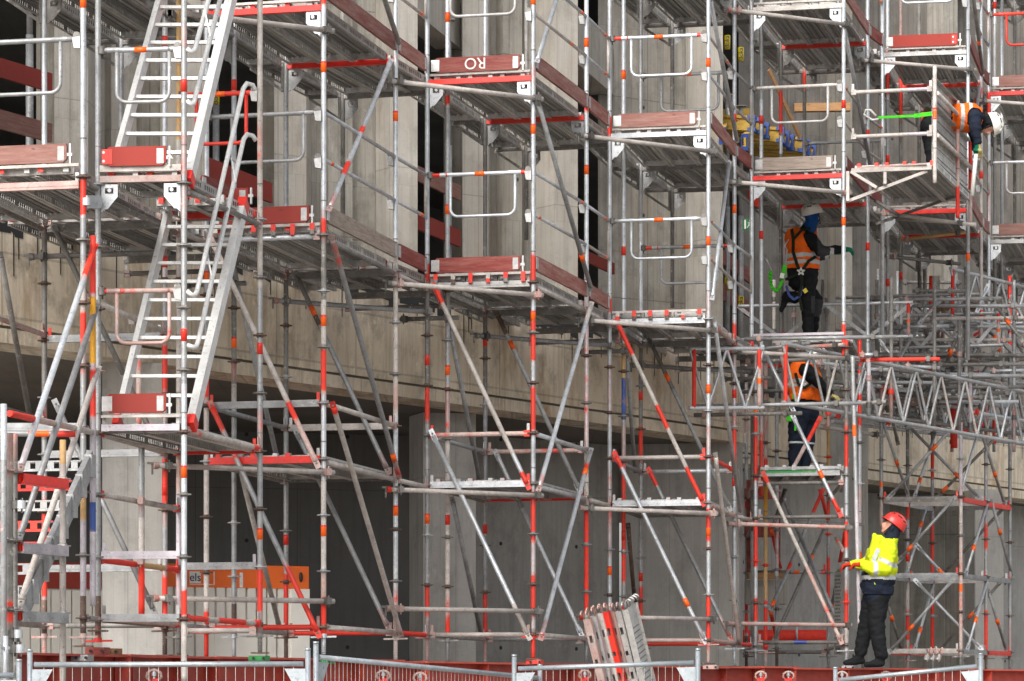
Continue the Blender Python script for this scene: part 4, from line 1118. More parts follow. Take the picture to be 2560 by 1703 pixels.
m = MB(); m.bar(P(-10, 1620, 22.6), P(22, 1620, 22.9), .02, .02, 's'); m.tube(P(-4, 1590, 22.6), P(-4, 1720, 22.6), .018, 's'); m.tube(P(14, 1590, 22.8), P(14, 1720, 22.8), .018, 's'); m.build('ladder_foot', tL)
m = MB()
for px, y in ((38, 1262), (30, 1585), (35, 1622)): m = MB(); coupler(m, P(px, y, 23.0), UP, 'G'); coupler(m, P(px + 14, y, 23.0), UP, 's'); m.build('clamp', tL)
m = MB(); coupler(m, P(216, 505, 25.4), UP, 's'); coupler(m, P(244, 505, 25.7), UP, 's'); m.bar(P(213, 505, 25.4), P(246, 505, 25.6), .05, .1, 's'); m.build('clamp', tA)

# ---------------------------------------------------------------- climbing shaft under the blue hooded worker
tS = thing('climbing_shaft', 'climbing shaft of poles and crossed braces in which one worker is half hidden', 'scaffold', G(2005, 39, .37), 'scaffold bays along the facade')
std(tS, 'S.FL', 1889, 37.9, [(862, 'p'), (960, 'm'), (1012, 'o'), (1035, 'r'), (1210, 's'), (1300, 'R'), (1420, 's'), (1490, 'r'), (1560, 'm'), 1625], rmat='r', foot=.38)
std(tS, 'S.FR', 2116, 37.65, [(850, 'R'), (880, 'd'), (1040, 'p'), (1072, 'R'), (1170, 's'), (1300, 'R'), (1375, 's'), (1430, 'p'), (1490, 'R'), (1560, 'w'), 1625], rmat='r', foot=.38, base='m')
std(tS, 'S.BL', 1866, 41.6, [(868, 'p'), (1100, 'm'), (1215, 'r'), (1280, 'm'), (1500, 'r'), (1590, 'x'), 1640], foot=.36)
std(tS, 'S.BR', 2071, 41.5, [(900, 't'), (1160, 't'), (1185, 'r'), (1300, 'm'), (1390, 'r'), (1500, 'm'), 1640], rmat='r', foot=.36)
std(tS, 'S.L2', 1914, 39.2, [(880, 'p'), (1150, 'r'), (1215, 'y'), (1290, 't'), (1500, 'r'), 1630], rmat='r', foot=.37)
std(tS, 'S.L3', 1942, 40.5, [(900, 'm'), (1180, 's'), (1260, 'p'), (1440, 'm'), 1630], foot=.37)
std(tS, 'S.R2', 2149, 39.2, [(850, 'r'), (940, 's'), (985, 'R'), (1060, 'q'), (1200, 'p'), (1320, 's'), (1380, 'o'), (1400, 'm'), 1490], rmat='s')
std(tS, 'S.L4', 1881, 39.4, [(1040, 'd'), (1300, 'm'), 1620], rings=False)
m = MB(); m.zones(P(2131, 890, 37.4), P(2150, 1612, 37.3), .0242, [(0, 'm'), (.24, 'o'), (.28, 'm'), (.5, 'v'), (.95, 'p'), 1], 12); m.build('standard', tS)
e_ = (STD['S.FR'] - STD['S.FL']).normalized()
ledger(tS, 'S.FL', 'S.FR', 2.16, 'd'); ledger(tS, 'S.BL', 'S.BR', 1.66, [(0, 'd'), (.55, 'm'), (.58, 'o'), (.66, 'm'), 1], ends='r')
ledger(tS, 'S.FL', 'S.FR', .68, [(0, 'd'), (.42, 'blue'), (.57, 'd'), 1]); ledger(tS, 'S.BL', 'S.BR', .62, 'd'); ledger(tS, 'S.FL', 'S.BL', .66, 'm'); ledger(tS, 'S.FR', 'S.BR', .66, 'q'); ledger(tS, 'S.FR', 'S.R2', 1.65, 'm')
ledger(tS, 'S.FL', 'S.FR', 2.56, 'd'); ledger(tS, 'S.FL', 'S.BL', 2.6, 'p'); ledger(tS, 'S.FR', 'S.BR', 2.6, 'w'); ledger(tS, 'S.FL', 'S.BL', 2.1, 'd')
m = MB(); A_, B_ = STD['S.FL'] + e_ * .06, STD['S.FR'] - e_ * .08
for z_, mt in ((2.735, 'm'), (2.66, 'm')): m.bar(A_ + V((0, -.03, z_)), B_ + V((0, -.03, z_)), .04, .035, mt)
m.bar(A_ + V((0, -.02, 2.698)), A_ + (B_ - A_) * .7 + V((0, -.02, 2.698)), .02, .04, 'g'); m.bar(A_ + (B_ - A_) * .7 + V((0, -.02, 2.698)), B_ + V((0, -.02, 2.698)), .02, .04, 'm')
m.build('transom', tS)
dS = (STD['S.BR'] - STD['S.FR']).normalized()
deck('landing deck in the climbing shaft with green paint on its edge', (STD['S.FL'] + e_ * .02, STD['S.FL'] + e_ * .02 + dS * 2.2, STD['S.FR']), 2.76, [.06, .385, .71])
for b in [(1908, 1182, 37.85, 2104, 1607, 37.6, [(0, 'r'), (.05, 'w'), (.55, 'p'), 1], None), (1980, 1035, 37.8, 2102, 1289, 37.6, [(0, 's'), (.85, 'R'), 1], .6),
          (1959, 1247, 41, 2112, 1595, 39.5, 'm', None), (2058, 1224, 41.2, 1926, 1525, 40.2, [(0, 'r'), (.2, 'm'), (.6, 'r'), (.7, 'm'), 1], .95), (2067, 1310, 41.2, 1934, 1604, 40.2, 'd', .3),
          (1963, 1224, 39.9, 1932, 1320, 39.3, 'd', None), (1928, 1320, 40.5, 1950, 1420, 41, 'R', .1), (1925, 1525, 40.4, 1945, 1608, 41, 'r', .1), (1945, 860, 37.8, 1972, 960, 37.8, 'p', None),
          (2050, 1045, 38.5, 1978, 1180, 38.3, [(0, 'r'), (.4, 'p'), 1], None), (2050, 1225, 41, 2070, 1300, 40, 'r', None), (2090, 1345, 39, 2110, 1380, 38, 'p', .3), (2113, 1330, 38.5, 2100, 1405, 39.5, 'R', None),
          (2098, 1425, 40, 2079, 1520, 41, 'm', .9), (2083, 1530, 41, 2112, 1590, 39, 'm', .1), (1906, 868, 37.9, 1985, 1030, 37.8, 's', None), (2120, 1140, 39, 2103, 1230, 40, 's', None)]:
    brace(tS, *b[:7], tape=b[7], off=.02)
m = MB(); m.tube(P(1850, 1591, 43.5), P(2070, 1591, 43.5), .09, 'r', 14); m.tube(P(1992, 1560, 43.4), P(1992, 1605, 43.4), .015, 's')
tag(m.build('pipe', None, P(1960, 1591, 43.5)), 'fat dark red pipe lying behind the foot of the climbing shaft', 'pipe')
# perforated sheet standing behind the shaft
m = MB(); A_, B_ = P(2085, 1638, 39.6), P(2118, 1638, 39.2)
h_ = zat(1430, 39.5) - zat(1638, 39.5)
m2 = MB(); L_ = (B_ - A_).length; m2.ab(0, L_, 0, .02, 0, h_, 'pf')
ii = 0
for i in range(int(h_ / .045)):
    for j in range(4):
        x = .03 + j * .045 + (.0225 if i % 2 else 0)
        if x < L_ - .02: m2.ab(x - .011, x + .011, -.004, .003, .02 + i * .045, .042 + i * .045, 'G')
tag(inst('steel_plank', m2.mesh('steel_plank', None), None, A_, B_ - A_), 'perforated steel plank on end beside the yellow jacketed worker', 'plank')
# red shuttering boards behind the shaft
tR = thing('shutter_boards', 'faded red shuttering boards nailed in a ladder shape behind the climbing shaft', 'formwork', G(1900, 40.9, .37))
for y in (1235, 1330): m = MB(); m.bar(P(1862, y, 40.95), P(1950, y, 41.1), .03, .14, 'wr'); m.build('board', tR)
for x in (1872, 1945): m = MB(); m.bar(P(x, 1200, 41.1), P(x, 1430, 41.1), .03, .06, 'wr', up=V((1, 0, 0))); m.build('upright', tR)
m = MB(); m.bar(P(1870, 1440, 40.9), P(1958, 1440, 41.0), .12, .08, 'wo'); tag(m.build('timber_beam', None, P(1914, 1440, 41)), 'short raw timber lying on the concrete sill behind the shaft', 'timber')

# ---------------------------------------------------------------- lattice girders carrying the high bays
def girder(label, A, B, h, pitch, mat='s', posts=(0, 1), web='m', wm=None, r=.0242):
    """two chords h apart with a zigzag web; A, B are the ends of the top chord."""
    A, B = V(A), V(B); d = (B - A).normalized(); L = (B - A).length; dn = V((0, 0, -h))
    g = thing('lattice_girder', label, 'girder', A + dn, 'steel lattice girders bridging between the bays')
    for k in (0, 1):
        m = MB(); z_ = [(0, RND.choice([mat, 'q'])), (.1, mat), (RND.uniform(.4, .6), RND.choice([mat, mat, 'm'])), (.94, 'q'), 1]
        m.zones(A + dn * k, B + dn * k, r, z_, 10); m.build('chord', g)
    n = max(2, round(L / pitch))
    m = MB()
    for i in range(n):
        a, b = A + d * (L * i / n), A + d * (L * (i + .5) / n); c = A + d * (L * (i + 1) / n)
        for p, q in ((a, b + dn), (b + dn, c)):
            if web == 'f': m.bar(p, q, .012, .045, 'm', up=V((-d.y, d.x, 0)).normalized().cross((q - p)).normalized())
            else: m.tube(p + (q - p) * .03, q - (q - p) * .03, .0165, RND.choice(wm or ['s', 's', 'm', 'm']), 8, False)
    m.build('lattice_web', g)
    for t_ in posts:
        p = A + d * (L * t_ + (.06 if t_ < .5 else -.06)); m = MB()
        m.zones(p, p + dn, .0242, [(0, 'r'), (.3, 'p'), (.5, 'o'), (.6, 'p'), 1] if t_ else [(0, 'R'), (.75, 'r'), 1], 10); m.build('end_post', g)
    return g
girder('long lattice girder in front, its zigzag web standing before the red shoring', P(1957, 859, 37.0), P(2640, 995, 42.5), .68, .62, 'm', wm='smmw')
girder('short lattice girder starting with a bright red end post', P(1723, 872, 36.6), P(1910, 872, 36.9), .68, .6, 's')
girder('flat webbed girder at the standing worker\'s knees, ending in a red post', P(1845, 766, 40.9), P(2283, 756, 40.6), .43, 1.05, 's', (1,), 'f')
girder('flat webbed girder behind the long one, ending in a pale red post', P(2233, 791, 42.1), P(2508, 782, 41.9), .42, 1.05, 'm', (1,), 'f')
girder('flat webbed girder running on past the photo\'s right edge', P(2233, 815, 43.1), P(2660, 806, 42.8), .42, 1.05, 'm', (), 'f')
girder('grey flat webbed girder hidden deepest among the others', P(2262, 828, 43.9), P(2540, 818, 43.7), .41, 1.05, 'm', (1,), 'f')
girder('dull flat webbed girder in the shade under the raised decks', P(2090, 745, 42.8), P(2420, 735, 42.5), .42, 1.05, 'd', (), 'f')
girder('raised lattice girder with a white top chord under the grey brown end decks', P(2376, 671, 41.9), P(2680, 748, 44.6), .62, .62, 's', (0,))
girder('second long lattice girder, parallel behind the front one', P(2110, 905, 39.6), P(2640, 985, 44.2), .62, .6, 'd', ())
girder('third long lattice girder, deepest of the parallel ones', P(2150, 930, 42.4), P(2640, 985, 46.5), .55, .6, 'd', (), wm='dmd')
girder('lowest lattice girder deep behind, in front of the rear slab edge', P(2080, 955, 44.2), P(2640, 1030, 48.5), .55, .62, 'm', ())

# ---------------------------------------------------------------- shoring tower at the lower right with crossed braces
tF2 = thing('shoring_tower', 'braced shoring tower standing to the ground beneath the lattice girders', 'scaffold', G(2380, 42.5, .37), 'scaffold bays along the facade')
FZ = dict(rz=(.6, 4.2))
std(tF2, 'T.FL', 2203, 42.0, [(950, 'p'), (1060, 'm'), (1205, 'o'), (1218, 'w'), (1260, 'p'), 1318])
std(tF2, 'T.FR', 2402, 41.8, [(800, 'd'), (1050, 'v'), (1200, 'p'), (1260, 'w'), (1330, 'p'), (1460, 'o'), (1480, 'p'), 1640], foot=.40, base='d')
std(tF2, 'T.ML', 2269, 43.0, [(1000, 'd'), (1250, 'r'), (1300, 'v'), (1390, 'w'), (1520, 'r'), (1610, 'm'), 1650], [(1395, 'k')], foot=.35)
std(tF2, 'T.MR', 2465, 42.8, [(950, 'p'), (1130, 'm'), (1300, 'r'), (1380, 'm'), (1520, 'r'), 1645], foot=.38)
std(tF2, 'T.BL', 2331, 43.9, [(1000, 'd'), (1130, 'r'), (1200, 'm'), (1300, 'r'), (1440, 'w'), (1500, 'r'), 1640], foot=.35)
std(tF2, 'T.BR', 2525, 43.7, [(720, 'm'), (1480, 'm'), (1540, 'p'), 1645], foot=.37)
for key, px, Y, y0, y1, mt in (('a', 2228, 39.4, 690, 1052, 'd'), ('b', 2336, 40.4, 690, 1080, 'd'), ('c', 2398, 41.0, 800, 1085, 'd'), ('d', 2535, 41.9, 700, 1130, 'm'), ('e', 2172, 38.0, 905, 1040, 'v'), ('f', 2426, 41.2, 955, 1090, 'v'),
                               ('g', 2071, 38.4, 880, 1070, 'd'), ('h', 2056, 42, 700, 880, 'd'), ('i', 2066, 41, 745, 860, 'd'), ('j', 1955, 41, 690, 870, 'd'), ('k', 1985, 42, 740, 900, 'd'), ('l', 2327, 43.6, 690, 820, 'r'), ('n', 2345, 45, 690, 860, 'd'),
                               ('o', 2524, 43.2, 690, 900, 'r'), ('p', 2380, 43.5, 1005, 1130, 'r'), ('q', 2388, 43, 680, 800, 's'), ('r', 2540, 46, 720, 980, 'd'), ('s', 2265, 44.5, 960, 1060, 'd'), ('u', 2485, 44.8, 1000, 1130, 'r'), ('v', 2152, 42, 880, 1000, 'p'), ('x', 2192, 43, 700, 1000, 'd'), ('z', 1935, 43, 700, 860, 'q')):
    m = MB(); X = G(px, Y); m.zones(X + V((0, 0, zat(y0, Y))), X + V((0, 0, zat(y1, Y))), .0242, [(0, mt), (.72, RND.choice([mt, 'm', 'p'])), 1], 10)
    coupler(m, X + V((0, 0, zat(y0 + (y1 - y0) * .3, Y))), UP, RND.choice(['p', 'G', 'd'])); coupler(m, X + V((0, 0, zat(y0 + (y1 - y0) * .8, Y))), UP, RND.choice(['r', 'G', 'd']))
    m.build('standard', tF2)
for z in (2.63, 1.63, .64):
    for a, b in (('T.FL', 'T.FR'), ('T.ML', 'T.MR'), ('T.BL', 'T.BR')):
        ledger(tF2, a, b, z, RND.choice('mdw'), 'u', ends='r')
    for a, b in (('T.FL', 'T.ML'), ('T.FR', 'T.MR'), ('T.ML', 'T.BL'), ('T.MR', 'T.BR')): ledger(tF2, a, b, z - .01, RND.choice('mwr'), 'u', ends='r')
def yT(px, side):
    pts = {'f': ((2203, 42.0), (2402, 41.8)), 'm': ((2269, 43.0), (2465, 42.8)), 'b': ((2331, 43.9), (2525, 43.7)), 'l': ((2203, 42.0), (2331, 43.9)), 'r': ((2402, 41.8), (2525, 43.7))}[side]
    (x0, a), (x1, b) = pts
    return a + (b - a) * (px - x0) / (x1 - x0)
for x1, y1, x2, y2, sd2, mt, tp in [(2221, 1245, 2400, 1048, 'f', 'm', .64), (2272, 1066, 2450, 1247, 'm', 'm', .68), (2345, 1241, 2521, 1062, 'm', 'd', .1), (2455, 1045, 2404, 1225, 'r', 's', None), (2442, 1046, 2511, 1258, 'r', 'm', .65),
                                (2347, 1055, 2287, 1240, 'l', 's', .8), (2206, 1052, 2271, 1240, 'l', 'm', .55), (2243, 1406, 2387, 1244, 'f', 'm', .22), (2287, 1358, 2358, 1436, 'm', 's', .92), (2356, 1437, 2509, 1270, 'b', 'd', None),
                                (2470, 1251, 2414, 1437, 'r', 's', .65), (2478, 1251, 2531, 1443, 'r', 'm', .4), (2315, 1268, 2266, 1440, 'l', 's', .26), (2223, 1632, 2384, 1447, 'f', 'm', .34), (2287, 1450, 2454, 1624, 'm', 's', None),
                                (2346, 1628, 2509, 1447, 'b', 'd', .5), (2470, 1443, 2418, 1624, 'r', 's', .6), (2470, 1476, 2515, 1624, 'r', 'm', .52), (2335, 1452, 2287, 1624, 'l', 's', .73), (2218, 1508, 2256, 1630, 'l', 'd', .3),
                                (2405, 1010, 2430, 1085, 'r', 'm', None), (2220, 1003, 2245, 1110, 'l', 'd', None)]:
    brace(tF2, x1, y1, yT(x1, sd2), x2, y2, yT(x2, sd2), mt, tape=tp, off=.03, r=.021)
# further webs and braces in the depth of the tangle
r_ = random.Random(5)
for i in range(44):
    Y = r_.uniform(41.0, 46.5); x = r_.uniform(2185, 2540); y = r_.uniform(700, 900); s_ = r_.choice([-1, 1])
    dx, dy = r_.uniform(25, 75) * s_, r_.uniform(60, 115)
    brace(tF2, x, y, Y, x + dx, y + dy, Y + r_.uniform(-.6, .6), r_.choice('smmddw'), tape=r_.choice([None, None, None, .5, .3]), r=.019)
for i in range(14):
    Y = r_.uniform(41.0, 45.5); x = r_.uniform(2160, 2550); y = r_.uniform(660, 760); X = G(x, Y)
    m = MB(); m.zones(X + V((0, 0, zat(y, Y))), X + V((0, 0, zat(y + r_.uniform(160, 330), Y))), .0242, [(0, r_.choice('mdp')), (.4, r_.choice('mdrs')), (.7, r_.choice('mdw')), 1], 10); m.build('standard', tF2)
# tubes laid across between the girders
r_ = random.Random(21)
for i in range(80):
    Y = r_.uniform(41, 47.5); y = r_.choice([r_.uniform(880, 1030), r_.uniform(700, 1000)]); x0 = r_.uniform(2060, 2330); x1 = min(x0 + r_.uniform(90, 420), 2620)
    if y < 860: x0 = max(x0, 2230)
    m = MB(); a, b = P(x0, y, Y), P(x1, y + r_.uniform(-4, 3), Y - .2); m.tube(a, b, .0242, r_.choice('mmdddsq'), 10); coupler(m, a + (b - a) * r_.uniform(.05, .2), b - a, r_.choice(['G', 'p', 'd', 'd'])); coupler(m, a + (b - a) * r_.uniform(.6, .95), b - a, r_.choice(['G', 'p', 'd', 'd']))
    m.build('ledger', tF2)
for i in range(26):
    Y = r_.uniform(41.5, 44); x0 = r_.uniform(2060, 2430); y = r_.uniform(880, 1080); L = r_.uniform(1.2, 3.2)
    a = P(x0, y, Y); m = MB(); m.tube(a, a + V((.55, .835, 0)) * L, .0242, r_.choice('mdsw'), 10); coupler(m, a + V((.55, .835, 0)) * .2, V((.55, .835, 0)), 'r'); m.build('ledger', tF2)
for x0, y0, Y0, x1, y1, Y1, mt in [(1735, 1016, 37.2, 2155, 1008, 36.8, 'm'), (1735, 1038, 37.6, 2005, 1033, 37.3, 'd'), (1850, 880, 37.8, 2025, 858, 37.6, 'm'), (1990, 870, 38.0, 2110, 862, 37.6, 'p'), (1853, 980, 39.2, 2100, 972, 39.0, 'd'), (1850, 905, 38.6, 2055, 898, 38.4, 'd'),
                                   (2030, 905, 37.9, 2150, 920, 38.6, 's'), (1890, 888, 39, 2090, 884, 38.9, 'm'), (2050, 920, 39.5, 2230, 925, 39.3, 'm'), (1860, 848, 37.5, 2240, 842, 37.2, 'm'), (2040, 1065, 40.5, 2210, 1090, 41.5, 'w'), (2100, 1010, 38.2, 2215, 1005, 38.1, 'w'),
                                   (1890, 918, 40.5, 1990, 912, 40.5, 'r'), (2150, 900, 38.3, 2350, 898, 38.2, 'R'), (2150, 888, 38.2, 2195, 886, 38.2, 's'), (2262, 915, 39.8, 2350, 920, 39.7, 'm'), (2435, 890, 42.4, 2540, 888, 42.2, 'R'), (2470, 928, 42, 2600, 925, 42, 's'), (2205, 545, 41, 2440, 560, 40.5, 'w'), (2190, 531, 40.2, 2440, 563, 39.6, 'w'), (2210, 640, 41.6, 2400, 660, 42.4, 'd'), (2250, 600, 42, 2420, 580, 42, 't')]:
    m = MB(); a, b = P(x0, y0, Y0), P(x1, y1, Y1); m.tube(a, b, .0242, mt, 10); coupler(m, a + (b - a) * .1, b - a, 'p'); coupler(m, a + (b - a) * .85, b - a, 'G'); m.build('ledger', tF2)
m = MB(); m.bar(P(2245, 1007, 41.3), P(2405, 1000, 41.6), .12, .1, 'x'); tag(m.build('timber_beam', None, P(2320, 1005, 41.4)), 'dark timber beam jammed among the tubes behind the front lattice girder', 'timber')
m = MB(); m.bar(P(2405, 1070, 43.3), P(2462, 1067, 43.3), .03, .12, 'R'); m.tube(P(2385, 1010, 43.4), P(2385, 1120, 43.4), .05, 'R'); tag(m.build('red_prop_head', None, P(2420, 1060, 43.3)), 'bright red steel prop head behind the pale red girder post', 'prop')
m = MB(); m.bar(P(2432, 855, 43.6), P(2468, 855, 43.6), .05, .10, 'R'); m.bar(P(2435, 840, 43.6), P(2462, 820, 43.6), .02, .04, 'R'); tag(m.build('red_bracket', None, P(2450, 855, 43.6)), 'small bright red steel bracket between the girders near the photo\'s right edge', 'bracket')
m = MB(); m.bar(P(2345, 774, 44.5), P(2445, 770, 44.5), .1, .05, 'wo'); m.bar(P(2380, 740, 43.5), P(2520, 765, 44.5), .05, .09, 'wg'); tag(m.build('timber_beam', None, P(2400, 774, 44.5)), 'pale timbers lying across under the raised white topped girder', 'timber')

# extension of the posts that stand on the girders, and the worker's deck
m = MB(); A_, B_ = STD['E.FL'], STD['E.FR']; m.bar(A_ + V((.02, -.03, zat(838, 37.9))), B_ + V((0, -.03, zat(834, 37.7))), .03, .03, 'v'); m.build('deck_ledge', tE)
deck('dark deck of steel planks the blue hooded worker stands on', (P(1918, 850, 39.4) * V((1, 1, 0)) if False else G(1922, 39.3), G(1951, 41.2), G(2140, 39.05)), 4.44, [.05, .38, .71])
deck('plank decks resting under the raised girder among the tubes', (G(2235, 43), G(2290, 45.5), G(2440, 42.7)), 4.2, [.05, .38, .71])
# ---------------------------------------------------------------- bracket platform of the bending worker
tP = thing('bracket_platform', 'cantilevered work platform with plank side walls where a worker bends over', 'platform', P(2225, 425, 37.8), None)
PA, PB = G(2122, 37.7), G(2337, 37.45)
PC, PD = G(2225, 40.3), G(2434, 40.1)
std(tP, 'P.FR', 2337, 37.45, [(166, 'w'), (268, 'r'), (277, 'o'), (295, 'r'), (300, 'w'), 458], rings=False)
std(tP, 'P.MR', 2394, 38.9, [(252, 'p'), (470, 'r'), 545], rings=False)
std(tP, 'P.BR', 2426, 39.9, [(345, 'r'), (480, 'p'), 560], rings=False)
STD['P.FL'] = PA
for y in (228, 339): ledger(tP, 'P.FL', 'P.FR', zat(y, 37.6), [(0, 'w'), (.3, 'q'), (.4, 'w'), (.7, 'v'), 1], ends='w')
zp = zat(424, 37.6)
ledger(tP, 'P.FL', 'P.FR', zp, 'w', 'b', ends=None); m = MB(); m.bar(PA + V((.1, -.01, zp + .036)), PB + V((-.1, -.01, zp + .036)), .04, .018, 'p'); m.build('deck_ledge', tP)
for x1, y1, x2, y2 in ((2117, 504, 2318, 428), (2127, 430, 2192, 470), (2212, 430, 2212, 462), (2119, 430, 2119, 504)):
    m = MB(); m.bar(P(x1, y1, 37.6), P(x2, y2, 37.5), .035, .04, 'w', up=V((0, -1, 0))); m.build('strut', tP)
for x1, y1, x2, y2 in ((2190, 560, 2390, 490), (2185, 500, 2250, 540)):
    m = MB(); m.bar(P(x1, y1, 40.2), P(x2, y2, 40.0), .035, .04, 'd', up=V((0, -1, 0))); m.build('strut', tP)
deck('short deck of planks under the bending worker', (PA, PC, PB), zp + .07, [.06, .39, .71])
for z_ in (zat(233, 37.45), zat(338, 37.45)):
    a, b = PB + V((.03, 0, z_)), PD + V((.03, 0, z_)); m = MB(); m.tube(a, b, .0242, 'w', 10); m.build('handrail', tP)
dP = (PD - PB).normalized()
for k in range(3):                                         # planks on edge
    z_ = zp + .09 + k * .325
    m = MB(); L = 2.45; q = PB - V((.05, 0, 0)) + dP * .1
    n_ = V((dP.y, -dP.x, 0))
    m.box(q + dP * L / 2 + V((0, 0, z_ + .157)), dP * L / 2, n_ * .002, V((0, 0, .155)), 'pf')
    for zz in (.0, .312): m.bar(q + n_ * .03 + V((0, 0, z_ + zz)), q + dP * L + n_ * .03 + V((0, 0, z_ + zz)), .06, .006, 'pf')
    for zz in (.10, .21): m.bar(q + n_ * .008 + V((0, 0, z_ + zz)), q + dP * L + n_ * .008 + V((0, 0, z_ + zz)), .012, .016, 'pf')
    for i in range(24):
        p = q + dP * (.1 + i * .1) + n_ * .006 + V((0, 0, z_ + .045)); m.box(p, dP * .02, n_ * .003, V((0, 0, .007)), 'G')
    o = m.build('side_plank', tP)
# ---------------------------------------------------------------- red steel beams on concrete pads, base plates
bl = [(-90, 24.1, 385, 26.6), (290, 26.0, 530, 27.9), (515, 27.75, 985, 30.2), (940, 30.05, 1045, 30.75), (1040, 30.65, 1300, 32.3), (1285, 32.3, 1470, 33.45), (1430, 33.1, 1800, 35.4), (1790, 35.4, 1900, 36.05), (1885, 35.9, 1975, 36.5), (1965, 36.4, 2105, 37.25), (2095, 37.25, 2200, 37.9), (2185, 37.8, 2600, 40.3)]
BLAB = ['under the access stair', 'beside the stair tower foot', 'under the orange container bay', 'short, between two clamps', 'under the RO board bay', 'behind the leaning planks', 'passing behind the leaning planks to the next bay', 'short, with a single red clamp', 'short, under the climbing shaft', 'under the yellow jacketed worker', 'short, just past the worker\'s boots', 'long, under the shoring tower']
for i, (x0, Y0, x1, Y1) in enumerate(bl):
    zt = .365 + (i % 3) * .006
    a, b = G(x0, Y0 - (i % 2) * .0, 0), G(x1, Y1, 0)
    d = (b - a).normalized(); L = (b - a).length
    m = MB(); h = .30; wd = .26
    m.ab(0, L, -wd / 2, wd / 2, h - .018, h, 'beamtop'); m.ab(0, L, -wd / 2, wd / 2, 0, .018, 'beamtop'); m.ab(0, L, -.008, .008, .018, h - .018, 'beam')
    for k in range(int(L / 1.1) + 1): x = min(.03 + k * 1.1, L - .03); m.ab(x - .006, x + .006, -wd / 2 + .01, wd / 2 - .01, .018, h - .018, 'beam')
    o = inst('steel_beam', m.mesh('steel_beam', None), None, V((a.x, a.y, zt - h)) + V((0, .0, 0)), d)
    tag(o, 'red oxide steel beam, ' + BLAB[i], 'beam', 'red steel beams under the scaffold feet')
pads = 0
for x, Y in ((30, 24.7), (330, 26.3), (760, 29.0), (1240, 31.9), (1700, 34.8), (2060, 37.0), (2420, 39.2)):
    p = G(x, Y); m = MB(); m.box(p + V((0, 0, -.355)), fd * .6, fn * .3, V((0, 0, .395)), 'gnd')
    tag(m.build('foundation', None, p + V((0, 0, -.75)), uv=True), kind='structure')
CL = [(385, 1690, 26.0), (958, 1690, 29.5), (1050, 1695, 30.2), (1462, 1688, 32.8), (1902, 1690, 35.5), (1971, 1690, 35.9), (2105, 1690, 36.7), (2215, 1690, 37.3)]
CB = ['below the ladder tower', 'nearest the orange container\'s corner', 'half hidden by the sloping fence panel', 'beside the leaning planks', 'left of a close pair below the climbing shaft', 'right of a close pair below the climbing shaft', 'in front of the yellow jacketed worker', 'behind the far fence panel']
for (x, y, Y), lb in zip(CL, CB):
    p = P(x, y, Y); r = thing('beam_clamp', 'bright red C shaped beam clamp ' + lb, 'clamp', p, 'red beam clamps on the lower flanges')
    m = MB(); n = 7
    pts = [p + V((.062 * math.cos(t_), 0, .048 * math.sin(t_))) for t_ in [math.radians(-50 + 40 * k) for k in range(8)]]
    m.pipe(pts, .013, 'p', 6); m.bar(pts[0], pts[0] + V((-.05, 0, 0)), .04, .03, 'R'); m.bar(pts[-1], pts[-1] + V((.03, 0, -.03)), .04, .03, 'R'); m.build('jaw', r)
    m = MB(); m.tube(p + V((.0, 0, -.12)), p + V((0, 0, .06)), .011, 's', 8); m.cone(p + V((0, 0, .0)), p + V((0, 0, .03)), .022, .022, 's', 6); m.build('screw', r)
def block(lab, p, u, h, mat, cat='block', name='timber_block'):
    m = MB(); d = V((.97, -.23, 0)); m.box(V(p), d * u[0], V((.23, .97, 0)) * u[1], V((0, 0, h)), mat)
    m.tube(V(p) + V((-u[0] * .6, -u[1] - .01, 0)), V(p) + V((-u[0] * .6, -u[1] + .01, 0)), .012, 'K', 8)
    m.tube(V(p) + V((u[0] * .6, -u[1] - .06, 0)), V(p) + V((u[0] * .6, -u[1] + .01, 0)), .012, 'K', 8)
    return tag(m.build(name, None, V(p) - V((0, 0, h))), lab, cat)
block('grey steel packing box on the red beam below the stair tower', P(206, 1645, 25.4), (.07, .07), .025, 'm', 'packer', 'steel_packer')
block('pinkish packing block under the red spindle of the ladder tower', P(244, 1628, 25.7), (.08, .07), .03, 'wr', 'packer')
block('raw orange timber packer beside the pinkish packing block', P(284, 1630, 26.0), (.05, .07), .028, 'wo', 'packer')
block('green painted foot plate packer under a spindle before the container', P(648, 1646, 27.65), (.075, .07), .022, 'g', 'packer', 'steel_packer')
block('green painted packer under the spindle by the container corner', P(812, 1654, 28.57), (.075, .07), .02, 'g', 'packer', 'steel_packer')
block('red foot plate packer under the bay with the RO board', P(1337, 1655, 31.8), (.075, .07), .022, 'r', 'packer', 'steel_packer')
block('pale red foot plate packer beside the leaning planks', P(1777, 1668, 34.87), (.075, .07), .022, 'p', 'packer', 'steel_packer')
block('grey steel packer on the beam under the climbing shaft', P(2121, 1669, 37.6), (.07, .07), .022, 'm', 'packer', 'steel_packer')
block('green grey packer on the beam under the shoring tower', P(2403, 1669, 41.3), (.075, .07), .025, 'g', 'packer', 'steel_packer')
m = MB()
for k in range(3): p = P(2318 + k * 14, 1640, 39.5); coupler(m, p + V((0, 0, -.02)), V((.3, 0, 1)), RND.choice(['p', 'q'])); coupler(m, p + V((.03, 0, .06)), V((1, .2, .2)), 'p')
tag(m.build('coupler_heap', None, P(2330, 1650, 39.5)), 'little heap of red scaffold couplers lying on the beam by the shoring tower', 'couplers')

